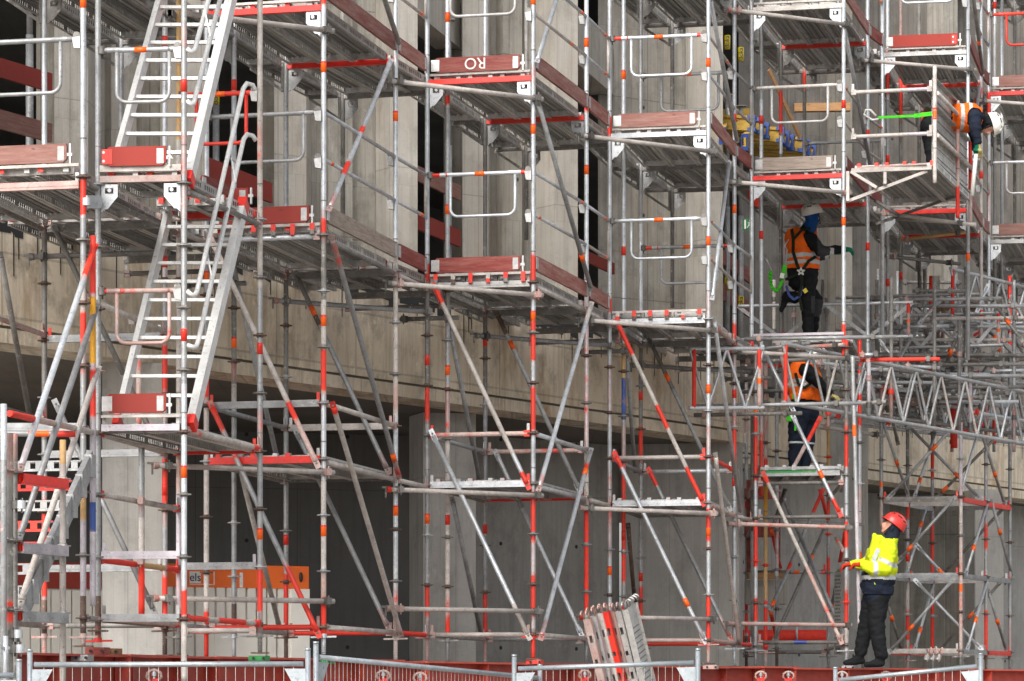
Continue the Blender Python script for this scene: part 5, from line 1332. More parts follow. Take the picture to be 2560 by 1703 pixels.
# ---------------------------------------------------------------- site container
cB = G(769, 32.4); cA = G(395, 31.62)
cd = (cB - cA).normalized(); cn = V((-cd.y, cd.x, 0)); Lc = (cB - cA).length; zc = 1.35
CT = thing('site_container', 'bright orange and cream ribbed site container lettered els, under the slab edge', 'container', V((cA.x, cA.y, -.75)))
m = MB()
x = .06; i = 0
zb_, zt_ = -.68, zc - .23
while x < Lc - .1:                                         # trapezoid ribs of the front wall
    m.prism([cA + cd * x + V((0, 0, zb_)), cA + cd * (x + .085) + V((0, 0, zb_)), cA + cd * (x + .085) + V((0, 0, zt_)), cA + cd * x + V((0, 0, zt_))], cn * .05, 'cream')
    x += .112; i += 1
c = cA + cd * Lc / 2 + cn * .62
m.box(c + V((0, 0, (zb_ + zt_) / 2)), cd * (Lc / 2 - .02), cn * .6, V((0, 0, (zt_ - zb_) / 2 + .02)), 'cream')
m.build('wall', CT)

m = MB(); m.box(cB - cd * .1 + V((0, 0, (zb_ + zt_) / 2)) + cn * .0, cd * .1, cn * .05, V((0, 0, (zt_ - zb_) / 2)), 'cream'); m.build('corner_post', CT)
m = MB(); m.box(c + V((0, 0, zc - .115)), cd * Lc / 2, cn * .65, V((0, 0, .115)), 'orange'); fr = m.build('roof_frame', CT)
pB = cB - cn * .035 + V((0, 0, 0))
m = MB(); m.ball(pB - cd * .09 + V((0, 0, zc - .11)), .04, 'K', 12, 8, (.5, .5, 1.3)); m.build('lifting_slot', fr)
def onface(px): return (lambda s_: cA + cd * s_)(next((s / 400 * Lc for s in range(401) if ((cA + cd * (s / 400 * Lc)).x / (cA + cd * (s / 400 * Lc)).y * FPX + CX) >= px), Lc))
d0, d1 = onface(532), onface(642)
m = MB(); m.box((d0 + d1) / 2 - cn * .035 + V((0, 0, .02)), (d1 - d0) / 2, cn * .012, V((0, 0, .68)), 'cream'); m.build('door', CT)
p0, p1 = onface(470), onface(498)
m = MB(); q = -cn * .034
m.prism([p0 + q + V((0, 0, zc - .19)), p1 + q + V((0, 0, zc - .19)), p1 + q + V((0, 0, zc - .075)), p0 + q + V((0, 0, zc - .075))], cn * .004, 'W')
p2 = onface(530)
m.prism([p0 + q * .98 + V((0, 0, zc - .205)), p2 + q * .98 + V((0, 0, zc - .205)), p2 + q * .98 + V((0, 0, zc - .197)), p0 + q * .98 + V((0, 0, zc - .197))], cn * .004, 'W'); m.build('sign_plate', fr); m = MB()
m.prism([p2 + q * .98 + V((0, 0, zc - .205)), p2 + cd * .01 + q * .98 + V((0, 0, zc - .205)), p2 + cd * .01 + q * .98 + V((0, 0, zc - .075)), p2 + q * .98 + V((0, 0, zc - .075))], cn * .004, 'W')
m.build('sign_border', fr); m = MB(); p3, p4 = onface(595), onface(603)
m.prism([p3 + q + V((0, 0, zc - .225)), p4 + q + V((0, 0, zc - .225)), p4 + q + V((0, 0, zc - .075)), p3 + q + V((0, 0, zc - .075))], cn * .004, 'W')
m.build('sticker', fr)
flat('ink', 'dark_blue_ink', (.01, .02, .06), .5)

# a second container deeper in the shade, seen behind the access stair
eA_ = G(-40, 34.2); eB_ = G(262, 34.6); e2 = (eB_ - eA_).normalized(); n2 = V((-e2.y, e2.x, 0)); L2_ = (eB_ - eA_).length; z2 = 1.48
CT2 = thing('site_container', 'shaded site container behind the access stair, shade coloured into its dark red top', 'container', V((eA_.x, eA_.y, -.75)))
m = MB(); c = eA_ + e2 * L2_ / 2 + n2 * .9
m.box(c + V((0, 0, .28)), e2 * L2_ / 2 * .99, n2 * .88, V((0, 0, .97)), 'cream')
x = .05
while x < L2_ - .1: m.prism([eA_ + e2 * x + V((0, 0, -.66)), eA_ + e2 * (x + .10) + V((0, 0, -.66)), eA_ + e2 * (x + .10) + V((0, 0, z2 - .3)), eA_ + e2 * x + V((0, 0, z2 - .3))], n2 * .03, 'cream'); x += .112
m.build('wall', CT2)
m = MB(); m.box(c + V((0, 0, z2 - .14)), e2 * L2_ / 2, n2 * .93, V((0, 0, .14)), 'shadered'); m.build('roof_frame', CT2)

# ---------------------------------------------------------------- leaning bundle of steel planks
PK = thing('plank_bundle', 'bundle of hooked steel planks leaning upright by the fence, red splashed edges', 'planks', G(1560, 29.5, -.75))
lean = V((.245, .18, -1)).normalized() * -1                # up along the plank
def leaning(px, py, Y, edge, face, mats):
    top = P(px, py, Y); L = 2.9
    bot = top - lean * L
    r = V((.93, -.36, 0)) if not face else V((.36, .93, 0)); r = (r - lean * r.dot(lean)).normalized(); n = lean.cross(r).normalized()
    if n.y > 0: n = -n
    m = MB()
    if face:                                               # broad perforated walking side
        m.box((top + bot) / 2 + r * .155, r * .155, n * .003, lean * (L / 2), 'pf')
        m.box((top + bot) / 2, r * .003, n * .03, lean * (L / 2), 'pf'); m.box((top + bot) / 2 + r * .31, r * .003, n * .03, lean * (L / 2), 'pf')
        o = m.build('plank', PK)
        m = MB()
        for i in range(48):
            for j in range(8):
                c = top - lean * (.2 + i * .05) + r * (.055 + j * .03 + (i % 2) * .008) + n * .004
                m.box(c, r * .009, n * .002, lean * .005, 'G')
        m.build('tread_pattern', o)
    else:                                                  # narrow flange with holes faces us
        hw = .034
        for s_ in (-1, 1): m.box((top + bot) / 2 + r * (hw * .72 * s_), r * hw * .28, n * .004, lean * (L / 2), mats)
        y = 0.0; k = 0
        while y < L - .01:
            seg = .16; hole = .045 if k % 2 else .07
            a = min(seg, L - y); m.box(top - lean * (y + a / 2) + n * 0, r * hw * .45, n * .0035, lean * (a / 2), 'R' if (mats == 'p' and .2 < y < .5 and edge == 2) or (edge == 2 and y < .75 and k % 2 == 0) else mats); y += seg + hole; k += 1
        m.box((top + bot) / 2 - n * .03 + r * hw, r * .003, n * .03, lean * (L / 2), mats); m.box((top + bot) / 2 - n * .05, r * hw, n * .003, lean * (L / 2), 'd')
        o = m.build('plank', PK)
    for s_ in ((-.02, .03) if not face else (.04, .13, .21, .28)):     # suspension claws curl over at the head
        m = MB(); c = top + r * s_
        pts = [c, c + lean * .05, c + lean * .075 + n * .012, c + lean * .085 + n * .035, c + lean * .07 + n * .06, c + lean * .05 + n * .065]
        m.pipe(pts, .0085, 'p' if px < 1545 else 'hook', 8); m.build('claw', PK)
for a in [(1466, 1548, 29.8, 0, 0, 'p'), (1480, 1540, 29.9, 1, 0, 'q'), (1496, 1534, 30.0, 0, 0, 'w'), (1511, 1530, 30.0, 2, 0, 'r'), (1526, 1529, 30.1, 0, 0, 'p'), (1543, 1528, 30.1, 1, 0, 'q'), (1556, 1527, 30.15, 0, 0, 'w')]:
    leaning(*a[:3], a[3], a[4], a[5])
leaning(1563, 1525, 29.9, 0, 1, 'pf')

# ---------------------------------------------------------------- mesh fence panels
def fence(label, x0, y0, Y0, x1, y1, Y1, post0=True, post1=True, step=.062):
    a, b = P(x0, y0, Y0), P(x1, y1, Y1); d = (b - a).normalized(); h = V((d.x, d.y, 0)).normalized(); bot = -1.7
    r = thing('fence_panel', label, 'fence', V((a.x, a.y, bot)), 'mesh fence panels along the street')
    m = MB(); m.tube(a, b, .0175, 'f', 12); m.build('top_rail', r)
    m = MB(); m.tube(V((a.x, a.y, bot + .12)), V((b.x, b.y, bot + .12)), .0175, 'f', 12); m.build('bottom_rail', r)
    for on, p, s_ in ((post0, a, -1), (post1, b, 1)):
        q = p + d * (s_ * .03)
        m = MB(); m.tube(V((q.x, q.y, bot)), V((q.x, q.y, p.z + .09)), .0175, 'f', 12); m.tube(V((q.x, q.y, p.z + .085)), V((q.x, q.y, p.z + .1)), .019, 'f', 12)
        m.prism([q - d * (s_ * .01) + V((0, 0, -.03)), q - d * (s_ * .15) + V((0, 0, -.03)), q - d * (s_ * .01) + V((0, 0, -.28))], V((-h.y, h.x, 0)) * .008, 'f'); m.build('post', r)
    m = MB(); L = (b - a).length; n = int(L / step)
    for i in range(1, n): p = a + (b - a) * (i / n); m.tube(p, V((p.x, p.y, bot + .12)), .0024, 'w', 4, False)
    z = .2
    while z < 1.7: m.tube(a - V((0, 0, z)), b - V((0, 0, z)), .0019, 'w', 4, False); z += .2
    m.build('wire_mesh', r)
fence('level fence panel standing before the ladder tower and container', 86, 1662, 20.5, 758, 1660, 20.3)
fence('fence panel whose top rail slopes down before the RO board bay', 796, 1643, 20.6, 1345, 1695, 23.2, True, True, .05)
fence('fence panel crossing in front of the leaning steel planks', 1296, 1672, 22.6, 1734, 1657, 22.4, True, True, .048)
fence('fence panel rising toward the yellow jacketed worker', 2098, 1700, 24.6, 2442, 1666, 24.3, True, True, .06)
fence('fence panel at the photo\'s bottom left corner, mostly outside the frame', -400, 1692, 20.2, 36, 1688, 20.0)

# ---------------------------------------------------------------- formwork beams, props, sign on the upper floor
def hbeam(label, A, B, h=.2, wd=.08, group='yellow formwork beams stacked on the upper floor'):
    A, B = V(A), V(B); d = (B - A).normalized(); s_ = V((d.y, -d.x, 0)).normalized()
    r = thing('formwork_beam', label, 'beam', A - V((0, 0, h / 2)), group)
    m = MB(); m.bar(A + V((0, 0, h / 2 - .02)), B + V((0, 0, h / 2 - .02)), wd, .04, 'wy'); m.bar(A - V((0, 0, h / 2 - .02)), B - V((0, 0, h / 2 - .02)), wd, .04, 'wy'); m.bar(A, B, .028, h - .08, 'wy'); m.build('timber', r)
    for Q, sg in ((A, 1), (B, -1)):
        m = MB()
        for z_ in (-1, 1): m.bar(Q - d * .006 * sg + V((0, 0, z_ * (h / 2 - .018))), Q + d * .10 * sg + V((0, 0, z_ * (h / 2 - .018))), wd + .012, .052, 'blue')
        m.bar(Q + d * .0 * sg + s_ * (wd / 2), Q + d * .035 * sg + s_ * (wd / 2), .014, h, 'blue'); m.bar(Q + d * .0 * sg - s_ * (wd / 2), Q + d * .035 * sg - s_ * (wd / 2), .014, h, 'blue')
        m.build('end_cap', r)
FBL = ['topmost', 'second from the top', 'third from the top', 'fourth down', 'fifth down', 'sixth down', 'seventh down', 'eighth down', 'ninth down, lowest in sight']
for i, (x, y) in enumerate([(1888, 310), (1908, 316), (1922, 328), (1960, 338), (1973, 348), (1985, 358), (2013, 362), (2026, 370), (2040, 380)]):
    Y = 42.4 + .22 * i
    hbeam('yellow timber formwork beam with blue end caps, ' + FBL[i] + ' of the stack', P(x, y, Y), P(x - 260, y - 14, Y + .4))
hbeam('yellow formwork beam standing out alone with blue cap beside the pink board', P(1806, 340, 41.2), P(1822, 300, 44.5))
hbeam('yellow formwork beam with blue cap half hidden behind the front pole', P(1862, 356, 41.6), P(1890, 330, 44.5))
m = MB(); m.bar(P(1985, 270, 44), P(2125, 268, 44), .12, .11, 'wo'); m.bar(P(1800, 285, 43.5), P(1880, 283, 43.8), .1, .12, 'wy'); tag(m.build('timber_beam', None, P(2050, 270, 44)), 'raw brown timber beam lying across behind the end guard frame', 'timber')
m = MB(); a, b = P(1922, 175, 42.5), P(2001, 346, 43); m.bar(a, b, .03, .05, 'wo'); tag(m.build('timber_lath', None, b), 'slanting thin raw timber lath above the blue capped beams', 'timber')
def prop(label, px, Y, z0, z1, labs):
    r = thing('steel_prop', label, 'prop', G(px, Y, z0), 'steel floor props behind the scaffold')
    m = MB(); X = G(px, Y); m.tube(X + V((0, 0, z0)), X + V((0, 0, z0 + (z1 - z0) * .6)), .038, 'm', 12); m.tube(X + V((0, 0, z0 + (z1 - z0) * .6)), X + V((0, 0, z1)), .03, 'm', 12); m.build('tube', r)
    m = MB(); m.box(X + V((0, 0, z1)), (.07, 0, 0), (0, .07, 0), (0, 0, .005), 'm'); m.build('head_plate', r)
    m = MB(); m.box(X + V((0, 0, z0 + .005)), (.07, 0, 0), (0, .07, 0), (0, 0, .005), 'm'); m.build('foot_plate', r)
    for y in labs:
        m = MB(); m.zones(X + V((0, 0, zat(y + 17, Y))), X + V((0, 0, zat(y - 17, Y))), .0405, [(0, 'lbl'), 1], 14); o = m.build('label', r)
        text('doka', 'marking', r, X + V((0, -.043, zat(y, Y))), V((1, 0, 0)), .085, 'ink', vertical=True)
prop('steel floor prop with yellow labels, nearest the bay of the pinkish brown board', 1818, 42.6, 4.34, 8.05, [106, 712])
prop('steel floor prop with yellow labels, between the first prop and the worker', 1852, 43.4, 4.34, 8.05, [136, 758])
prop('plain steel prop standing in the dark opening at the photo\'s top left', 74, 31.6, 4.34, 8.05, [])
prop('steel prop in the dark opening behind the ladder tower', 540, 35.3, 4.34, 8.05, [245])
prop('slim steel prop in the opening behind the RO board', 1122, 37.9, 4.34, 8.05, [])
r = thing('exit_sign', 'green emergency exit sign with a running figure on the concrete behind', 'sign', P(1870, 575, 41.6), None)
m = MB(); a, b = P(1857, 575, 41.6), P(1883, 547, 41.6); m.ab(a.x, b.x, a.y, a.y + .01, a.z, b.z, 'sign'); m.build('panel', r)
m = MB(); W_ = b.x - a.x; H_ = b.z - a.z; q = lambda u, v: V((a.x + W_ * u, a.y - .003, a.z + H_ * v))
m.bar(q(.15, .5), q(.3, .5), .004, H_ * .8, 'W', up=UP)
m.ball(q(.68, .82), W_ * .06, 'W', 8, 6, (1, .2, 1)); m.bar(q(.66, .72), q(.58, .45), .004, W_ * .1, 'W'); m.bar(q(.58, .45), q(.75, .3), .004, W_ * .07, 'W'); m.bar(q(.75, .3), q(.72, .1), .004, W_ * .06, 'W'); m.bar(q(.58, .45), q(.48, .25), .004, W_ * .07, 'W'); m.bar(q(.48, .25), q(.38, .22), .004, W_ * .06, 'W'); m.bar(q(.66, .68), q(.82, .58), .004, W_ * .05, 'W'); m.bar(q(.65, .68), q(.47, .62), .004, W_ * .05, 'W'); m.build('symbol', r)
p5 = onface(484) - cn * .038
text('els', 'lettering', CT, p5 + V((0, 0, zc - .135)), cd, .115, 'ink', ext=.002)
# ---------------------------------------------------------------- people
def head(segs, c, f, u):
    f, u = V(f).normalized(), V(u).normalized(); u = (u - f * u.dot(f)).normalized(); r = f.cross(u)
    c = V(c)
    segs += [('head', c + u * .02, c + u * .02 - f * .03, .088, .086), ('head', c - u * .06 + f * .02, c + u * .02, .062, .08),
             ('head', c - u * .095 + f * .055, c - u * .07 + f * .03, .026, .045),                      # jaw and chin
             ('head', c + u * .005 + f * .085, c - u * .033 + f * .112, .011, .016),                     # nose
             ('head', c - u * .062 + f * .092, c - u * .066 + f * .09, .014, .014),                      # mouth
             ('head', c + u * .028 + f * .075 + r * .03, c + u * .028 + f * .075 - r * .03, .018, .018), # brow
             ('head', c - r * .088 - u * .01, c - r * .086 - u * .04, .016, .012), ('head', c + r * .088 - u * .01, c + r * .086 - u * .04, .016, .012)]
    return f, u, r
def hand(segs, wr, d, pn, lab='glove', curl=.7, s_=1.0):
    """palm from the wrist along d; pn: the way the palm faces; five bent fingers."""
    d, pn = V(d).normalized(), V(pn).normalized(); pn = (pn - d * pn.dot(d)).normalized(); w_ = d.cross(pn)
    k = V(wr) + d * .085 * s_
    segs += [(lab, wr, k - w_ * .022, .027, .024), (lab, wr, k + w_ * .022, .027, .024)]
    for i, (o_, L) in enumerate(((-.036, .07), (-.012, .08), (.012, .076), (.036, .06))):
        p = k + w_ * o_ * s_; a = curl * .9; b = curl * 1.9
        q = p + (d * math.cos(a) + pn * math.sin(a)) * L * .5; t_ = q + (d * math.cos(b) + pn * math.sin(b)) * L * .5
        segs += [(lab, p, q, .0125, .012), (lab, q, t_, .012, .010)]
    p = V(wr) + d * .03 - w_ * .025; q = p - w_ * .035 + d * .03 + pn * .02; t_ = q + d * .03 + pn * .02
    segs += [(lab, p, q, .015, .013), (lab, q, t_, .013, .011)]
def boot(segs, an, f):
    f = V(f).normalized(); an = V(an)
    g = an - UP * .055
    segs += [('boot', an + UP * .04, an, .055, .05), ('boot', an - f * .03 - UP * .045, an + f * .06 - UP * .05, .042, .042), ('boot', an + f * .06 - UP * .05, an + f * .16 - UP * .06, .042, .036), ('boot', an, an + f * .07 - UP * .04, .045, .042)]
def person(label, base, segs, paint, voxel=.011, smooth=6, nofold=()):
    base = V(base)
    r = thing('person', label, 'person', base, None)
    m = MB()
    for (lb, a, b, ra, rb) in segs:
        a, b = V(a), V(b)
        m.ball(a, ra, 'navy', 14, 10); m.ball(b, rb, 'navy', 14, 10)
        if (b - a).length > 1e-4: m.cone(a, b, ra, rb, 'navy', 14)
    me = m.mesh('tmp', None)
    o = bpy.data.objects.new('body', me); C.objects.link(o)
    md = o.modifiers.new('r', 'REMESH'); md.mode = 'VOXEL'; md.voxel_size = voxel
    sm = o.modifiers.new('s', 'SMOOTH'); sm.factor = .5; sm.iterations = smooth
    bpy.context.view_layer.update()
    me2 = bpy.data.meshes.new_from_object(o.evaluated_get(bpy.context.evaluated_depsgraph_get()))
    bpy.data.objects.remove(o)
    # garment folds: cloth buckles across the limbs, more at the bends
    from mathutils import noise as mn
    nrm = [V(v.normal) for v in me2.vertices]
    for v, n_v in zip(me2.vertices, nrm):
        c_ = V(v.co)
        k_ = mn.noise(V((c_.x * 7, c_.y * 7, c_.z * 15))) * .014 + mn.noise(V((c_.x * 17 + 9, c_.y * 17, c_.z * 30))) * .007
        if all((c_ - V(q_)).length > .20 for q_ in nofold): v.co = c_ + n_v * k_
    n = len(me2.polygons)
    cen = np.empty(n * 3); me2.polygons.foreach_get('center', cen); cen = cen.reshape(-1, 3)
    best = np.full(n, 9e9); idx = np.zeros(n, int)
    for i, (lb, a, b, ra, rb) in enumerate(segs):
        a, b = np.array(a), np.array(b); d = b - a; L2 = max(d @ d, 1e-9)
        t_ = np.clip(((cen - a) @ d) / L2, 0, 1)
        dist = np.linalg.norm(cen - a - t_[:, None] * d, axis=1) - (ra + (rb - ra) * t_)
        up_ = dist < best; best[up_] = dist[up_]; idx[up_] = i
    labs = [segs[i][0] for i in idx]
    keys = [paint(labs[i], cen[i]) for i in range(n)]
    uk = sorted(set(keys)); me2.materials.clear()
    for k in uk: me2.materials.append(MAT[k])
    me2.polygons.foreach_set('material_index', [uk.index(k) for k in keys])
    me2.polygons.foreach_set('use_smooth', [True] * n)
    me2.name = 'body'
    me2.transform(Matrix.Translation(-base))
    ob = bpy.data.objects.new('body', me2); C.objects.link(ob); ob.parent = r
    return r, ob, labs, cen
def shell(r, ob, labs, cen, name, sel, paint, off=.014):
    """a garment: the faces of the body that sel picks, lifted off along their normals and given thickness."""
    me = ob.data; vid = {}; m = MB()
    for i, p in enumerate(me.polygons):
        if not sel(labs[i], cen[i]): continue
        f = []
        for v in p.vertices:
            if v not in vid:
                vv = me.vertices[v]; vid[v] = len(m.v); m.v.append(tuple(vv.co + vv.normal * off))
            f.append(vid[v])
        m.f.append(f); m.m.append(paint(labs[i], cen[i])); m.s.append(True)
    o = bpy.data.objects.new(name, m.mesh(name, None)); C.objects.link(o); o.parent = r
    so_ = o.modifiers.new('thickness', 'SOLIDIFY'); so_.thickness = .008; so_.offset = 0
    return o
def helmet(r, c, f, u, mat, base):
    f, u = V(f).normalized(), V(u).normalized(); u = (u - f * u.dot(f)).normalized(); s_ = f.cross(u)
    rot = Matrix((f, s_, u)).transposed()
    m = MB(); nu, nv = 24, 9; vs = []
    for j in range(nv):
        th = math.pi / 2 * 1.12 * j / (nv - 1)
        for i in range(nu):
            a = 2 * math.pi * i / nu
            dip = .0 if j < nv - 1 else -.012 * (1 - math.cos(a)) * .5
            p = V((.142 * math.sin(min(th, 1.62)) * math.cos(a), .118 * math.sin(min(th, 1.62)) * math.sin(a), .118 * math.cos(th) + dip))
            vs.append(V(c) + rot @ (p + V((0, 0, .035))))
    fs = [[j * nu + i, (j + 1) * nu + i, (j + 1) * nu + (i + 1) % nu, j * nu + (i + 1) % nu] for j in range(nv - 1) for i in range(nu)]
    m.add(vs, fs, mat, True)
    ring = [V(c) + rot @ V(((.141 if math.cos(2 * math.pi * i / nu) < .3 else .141 + .02 * math.cos(2 * math.pi * i / nu)) * math.cos(2 * math.pi * i / nu), .118 * math.sin(2 * math.pi * i / nu), .012)) for i in range(nu + 1)]
    m.pipe(ring, .006, mat, 6)
    for a in (-.45, .45): m.pipe([V(c) + rot @ V((.145 * math.sin(t_) * math.cos(a) * 1.0, .12 * math.sin(t_) * math.sin(a), .119 * math.cos(t_) + .037)) for t_ in [math.radians(-70 + 14 * k) for k in range(11)]], .006, mat, 6)
    o = m.build('helmet', r)
    m = MB()
    for sx in (-1, 1):
        for a0, z_ in ((.45, .085), (1.5, .09), (2.3, .075)):
            a = a0 * sx; k = math.sqrt(max(0, 1 - (z_ / .118) ** 2))
            p = V((.142 * k * math.cos(a), .118 * k * math.sin(a), z_ + .035)); n_ = V((p.x, p.y, z_)).normalized()
            q = V(c) + rot @ p; w_ = rot @ n_
            tt = (rot @ V((-math.sin(a), math.cos(a), 0))).normalized(); vv = w_.cross(tt)
            m.box(q, tt * .028, vv * .007, w_ * .003, 'K')
    m.build('vent', o)
    m = MB(); m.pipe([V(c) + rot @ V((.03 * 1, .095 * s, .02 * 1)) if k == 0 else V(c) + rot @ V((.05, .06 * s, -.125)) for s in (1, -1) for k in ((0, 1) if s == 1 else (1, 0))], .006, 'K', 6); m.build('chin_strap', o)
    return o
def strap(r, name, pts, wd, mat, n=None):
    m = MB()
    for a, b in zip(pts[:-1], pts[1:]): m.bar(a, b, wd, .006, mat, up=n or V((0, -1, 0)))
    return m.build(name, r)

# --- worker on the ground: yellow hi-vis jacket, red helmet, looking up
B4 = P(2190, 1662, 37.0); s4 = 37.0 / FPX / 3.732          # crop pixels -> metres
def w4(cx, cy, dy=0.0): return V(((cx - 560) * s4, dy, (1502 - cy) * s4)) + B4
S = []
hc = w4(708, 218); f4, u4, r4 = head(S, hc, (-.80, -.12, .58), (.56, 0, .82))
S += [('neck', w4(705, 330), w4(700, 255), .075, .065), ('neck', w4(695, 350), w4(722, 265), .085, .08),
      ('torso', w4(650, 430, -.13), w4(655, 430, .14), .125, .125), ('torso', w4(600, 500, -.10), w4(600, 500, .10), .165, .165), ('torso', w4(660, 520, -.06), w4(660, 520, .08), .13, .13), ('torso', w4(590, 600, -.09), w4(590, 600, .09), .17, .17), ('torso', w4(640, 610, -.08), w4(640, 610, .08), .14, .14),
      ('torso', w4(575, 690, -.09), w4(575, 690, .09), .185, .185), ('torso', w4(630, 690, -.06), w4(630, 690, .08), .14, .14), ('hip', w4(560, 745, -.09), w4(560, 745, .09), .16, .16), ('hip', w4(600, 810, -.08), w4(600, 810, .08), .14, .14), ('hip', w4(560, 860, -.08), w4(560, 860, .08), .135, .135),
      ('leg', w4(575, 870, -.09), w4(555, 1130, -.10), .125, .098), ('leg', w4(555, 1130, -.10), w4(595, 1400, -.1), .098, .082), ('leg', w4(530, 880, .09), w4(475, 1140, .10), .12, .095), ('leg', w4(475, 1140, .1), w4(425, 1375, .12), .095, .075),
      ('arm', w4(660, 450, -.20), w4(615, 615, -.25), .11, .092), ('fore', w4(615, 615, -.25), w4(520, 622, -.27), .09, .085), ('fore', w4(520, 622, -.27), w4(428, 580, -.26), .082, .058), ('arm', w4(630, 450, .20), w4(490, 545, .25), .095, .075), ('fore', w4(490, 560, .22), w4(375, 552, .22), .072, .052),
      ('collar', w4(545, 300, 0), w4(590, 390, .0), .035, .11), ('collar', w4(590, 330, -.05), w4(600, 400, -.06), .05, .09), ('hip', w4(480, 700, -.06), w4(475, 790, -.06), .06, .06)]
hand(S, w4(400, 580, -.26), (-1, 0, .05), (0, 0, -1), 'glove'); hand(S, w4(340, 556, .22), (-1, 0, -.25), (0, 0, -1), 'glove2')
boot(S, w4(585, 1455, -.1), (-1, -.1, 0)); boot(S, w4(418, 1432, .12), (-1, -.1, 0))
def paint4(lb, p):
    y = 1502 - (p[2] - B4.z) / s4; x = (p[0] - B4.x) / s4 + 560
    if lb == 'head':
        q = (V(p) - hc); fr = q.dot(f4)
        return 'skin' if fr > .035 and q.dot(u4) < .075 else 'navy'
    if lb == 'neck': return 'navy' if y < 330 else 'hv'
    if lb in ('collar',): return 'hv'
    if lb in ('arm',): return 'refl' if 520 < y + (x - 600) * -.5 < 560 else 'hv'
    if lb == 'fore': return 'refl' if (505 < x < 550) else 'hv'
    if lb == 'torso': return 'refl' if 560 < y < 600 or 672 < y < 712 else 'navy' if y > 712 or (x < 520 and y > 630) else 'hv'
    if lb == 'hip': return 'navy'
    if lb in ('glove', 'glove2'): return 'glr'
    if lb == 'boot': return 'black'
    return 'black'
r4_, o4, l4, c4 = person('person in yellow hi-vis jacket and red helmet, head tilted back, hands on a pole', B4, S, paint4, nofold=(hc,))
hm = helmet(r4_, hc + u4 * .02, f4, u4, 'hr', B4)
shell(r4_, o4, l4, c4, 'jacket_hem', lambda l, p: l == 'hip' and 720 < 1502 - (p[2] - B4.z) / s4 < 850, lambda l, p: 'navy', .012)
strap(r4_, 'reflective_brace', [w4(560, 430, -.26), w4(520, 520, -.26), w4(510, 560, -.25)], .05, 'refl')
strap(r4_, 'zip_tab', [w4(545, 715, -.235), w4(545, 785, -.235)], .055, 'hv')

# --- worker in the high bay: orange vest, blue neck warmer, white helmet, seen from behind
B2 = P(2021, 852, 40.0); s2 = 40.0 / FPX / 4.127
def w2(cx, cy, dy=0.0): return V(((cx - 580) * s2, dy, (1452 - cy) * s2)) + B2
S = []
hc2 = w2(622, 165); f2, u2, r2 = head(S, hc2, (.86, .48, -.12), (0, 0, 1))
S += [('neck', w2(600, 275), w2(612, 200), .085, .075), ('neck', w2(570, 310), w2(610, 240), .09, .08),
      ('torso', w2(430, 385, -.02), w2(600, 375, .16), .10, .10), ('torso', w2(480, 460, -.02), w2(560, 460, .08), .16, .16), ('torso', w2(480, 560, -.02), w2(565, 560, .08), .155, .155), ('torso', w2(480, 650, -.02), w2(565, 650, .07), .15, .15),
      ('hip', w2(480, 740, 0), w2(570, 740, .08), .15, .15), ('hip', w2(480, 820, 0), w2(575, 820, .08), .145, .14),
      ('leg', w2(565, 850, -.03), w2(570, 1120, -.06), .115, .085), ('leg', w2(570, 1120, -.06), w2(575, 1400, -.03), .083, .066), ('leg', w2(520, 850, .12), w2(690, 1010, .30), .11, .085), ('leg', w2(690, 1010, .3), w2(640, 1380, .32), .08, .062),
      ('arm', w2(590, 410, -.12), w2(690, 545, -.16), .085, .072), ('fore', w2(690, 545, -.16), w2(900, 520, -.10), .07, .05), ('arm', w2(560, 410, .25), w2(660, 540, .42), .08, .066), ('fore', w2(660, 540, .42), w2(800, 530, .5), .062, .05),
      ('pouch', w2(360, 1000, -.02), w2(440, 1010, .0), .07, .075), ('pouch', w2(300, 1140, -.02), w2(330, 1060, 0), .025, .045)]
hand(S, w2(935, 520, -.09), (1, .1, -.1), (0, 0, -1), 'glove'); hand(S, w2(880, 522, .13), (1, .1, -.1), (0, 0, -1), 'glove')
boot(S, w2(575, 1415, -.03), (.8, -.3, 0)); boot(S, w2(640, 1400, .32), (.8, .3, 0))
def paint2(lb, p):
    y = 1452 - (p[2] - B2.z) / s2; x = (p[0] - B2.x) / s2 + 580
    if lb == 'head':
        q = V(p) - hc2
        return 'skin' if q.dot(f2) > .06 and -.03 < q.dot(u2) < .05 else 'hood'
    if lb == 'neck': return 'hood' if x > 500 + (y - 220) * .7 else 'black'
    if lb == 'arm': return 'char' if x > 655 else 'black'
    if lb == 'fore': return 'char' if x < 790 else ('refl' if 790 < x < 830 and y > 515 else 'black')
    if lb == 'glove': return 'glg'
    if lb == 'leg': return 'char' if (1000 < y < 1180 and x > 600) else 'black'
    return 'black'
r2_, o2, l2, c2 = person('person in orange vest, blue neck warmer and white helmet, gripping a high hand rail', B2, S, paint2, nofold=(hc2,))
helmet(r2_, hc2 + u2 * .015, f2 + V((0, 0, .35)), u2 - f2 * .15, 'hw', B2)
def vsel2(l, p):
    y = 1452 - (p[2] - B2.z) / s2
    return (l == 'torso' and y < 712) or (l == 'hip' and y < 712)
def vp2(l, p):
    y = 1452 - (p[2] - B2.z) / s2 + ((p[0] - B2.x) / s2 + 80) * .06
    return 'refl' if 562 < y < 602 or 632 < y < 665 else 'ov'
shell(r2_, o2, l2, c2, 'vest', vsel2, vp2, .016)
bk = V((-.35, -.9, .1))
strap(r2_, 'harness', [w2(395, 320, -.17), w2(410, 430, -.20), w2(405, 560, -.23), w2(450, 700, -.22), w2(485, 770, -.22)], .04, 'web', bk); strap(r2_, 'harness', [w2(590, 310, -.14), w2(500, 330, -.19), w2(410, 430, -.21)], .035, 'web', bk)
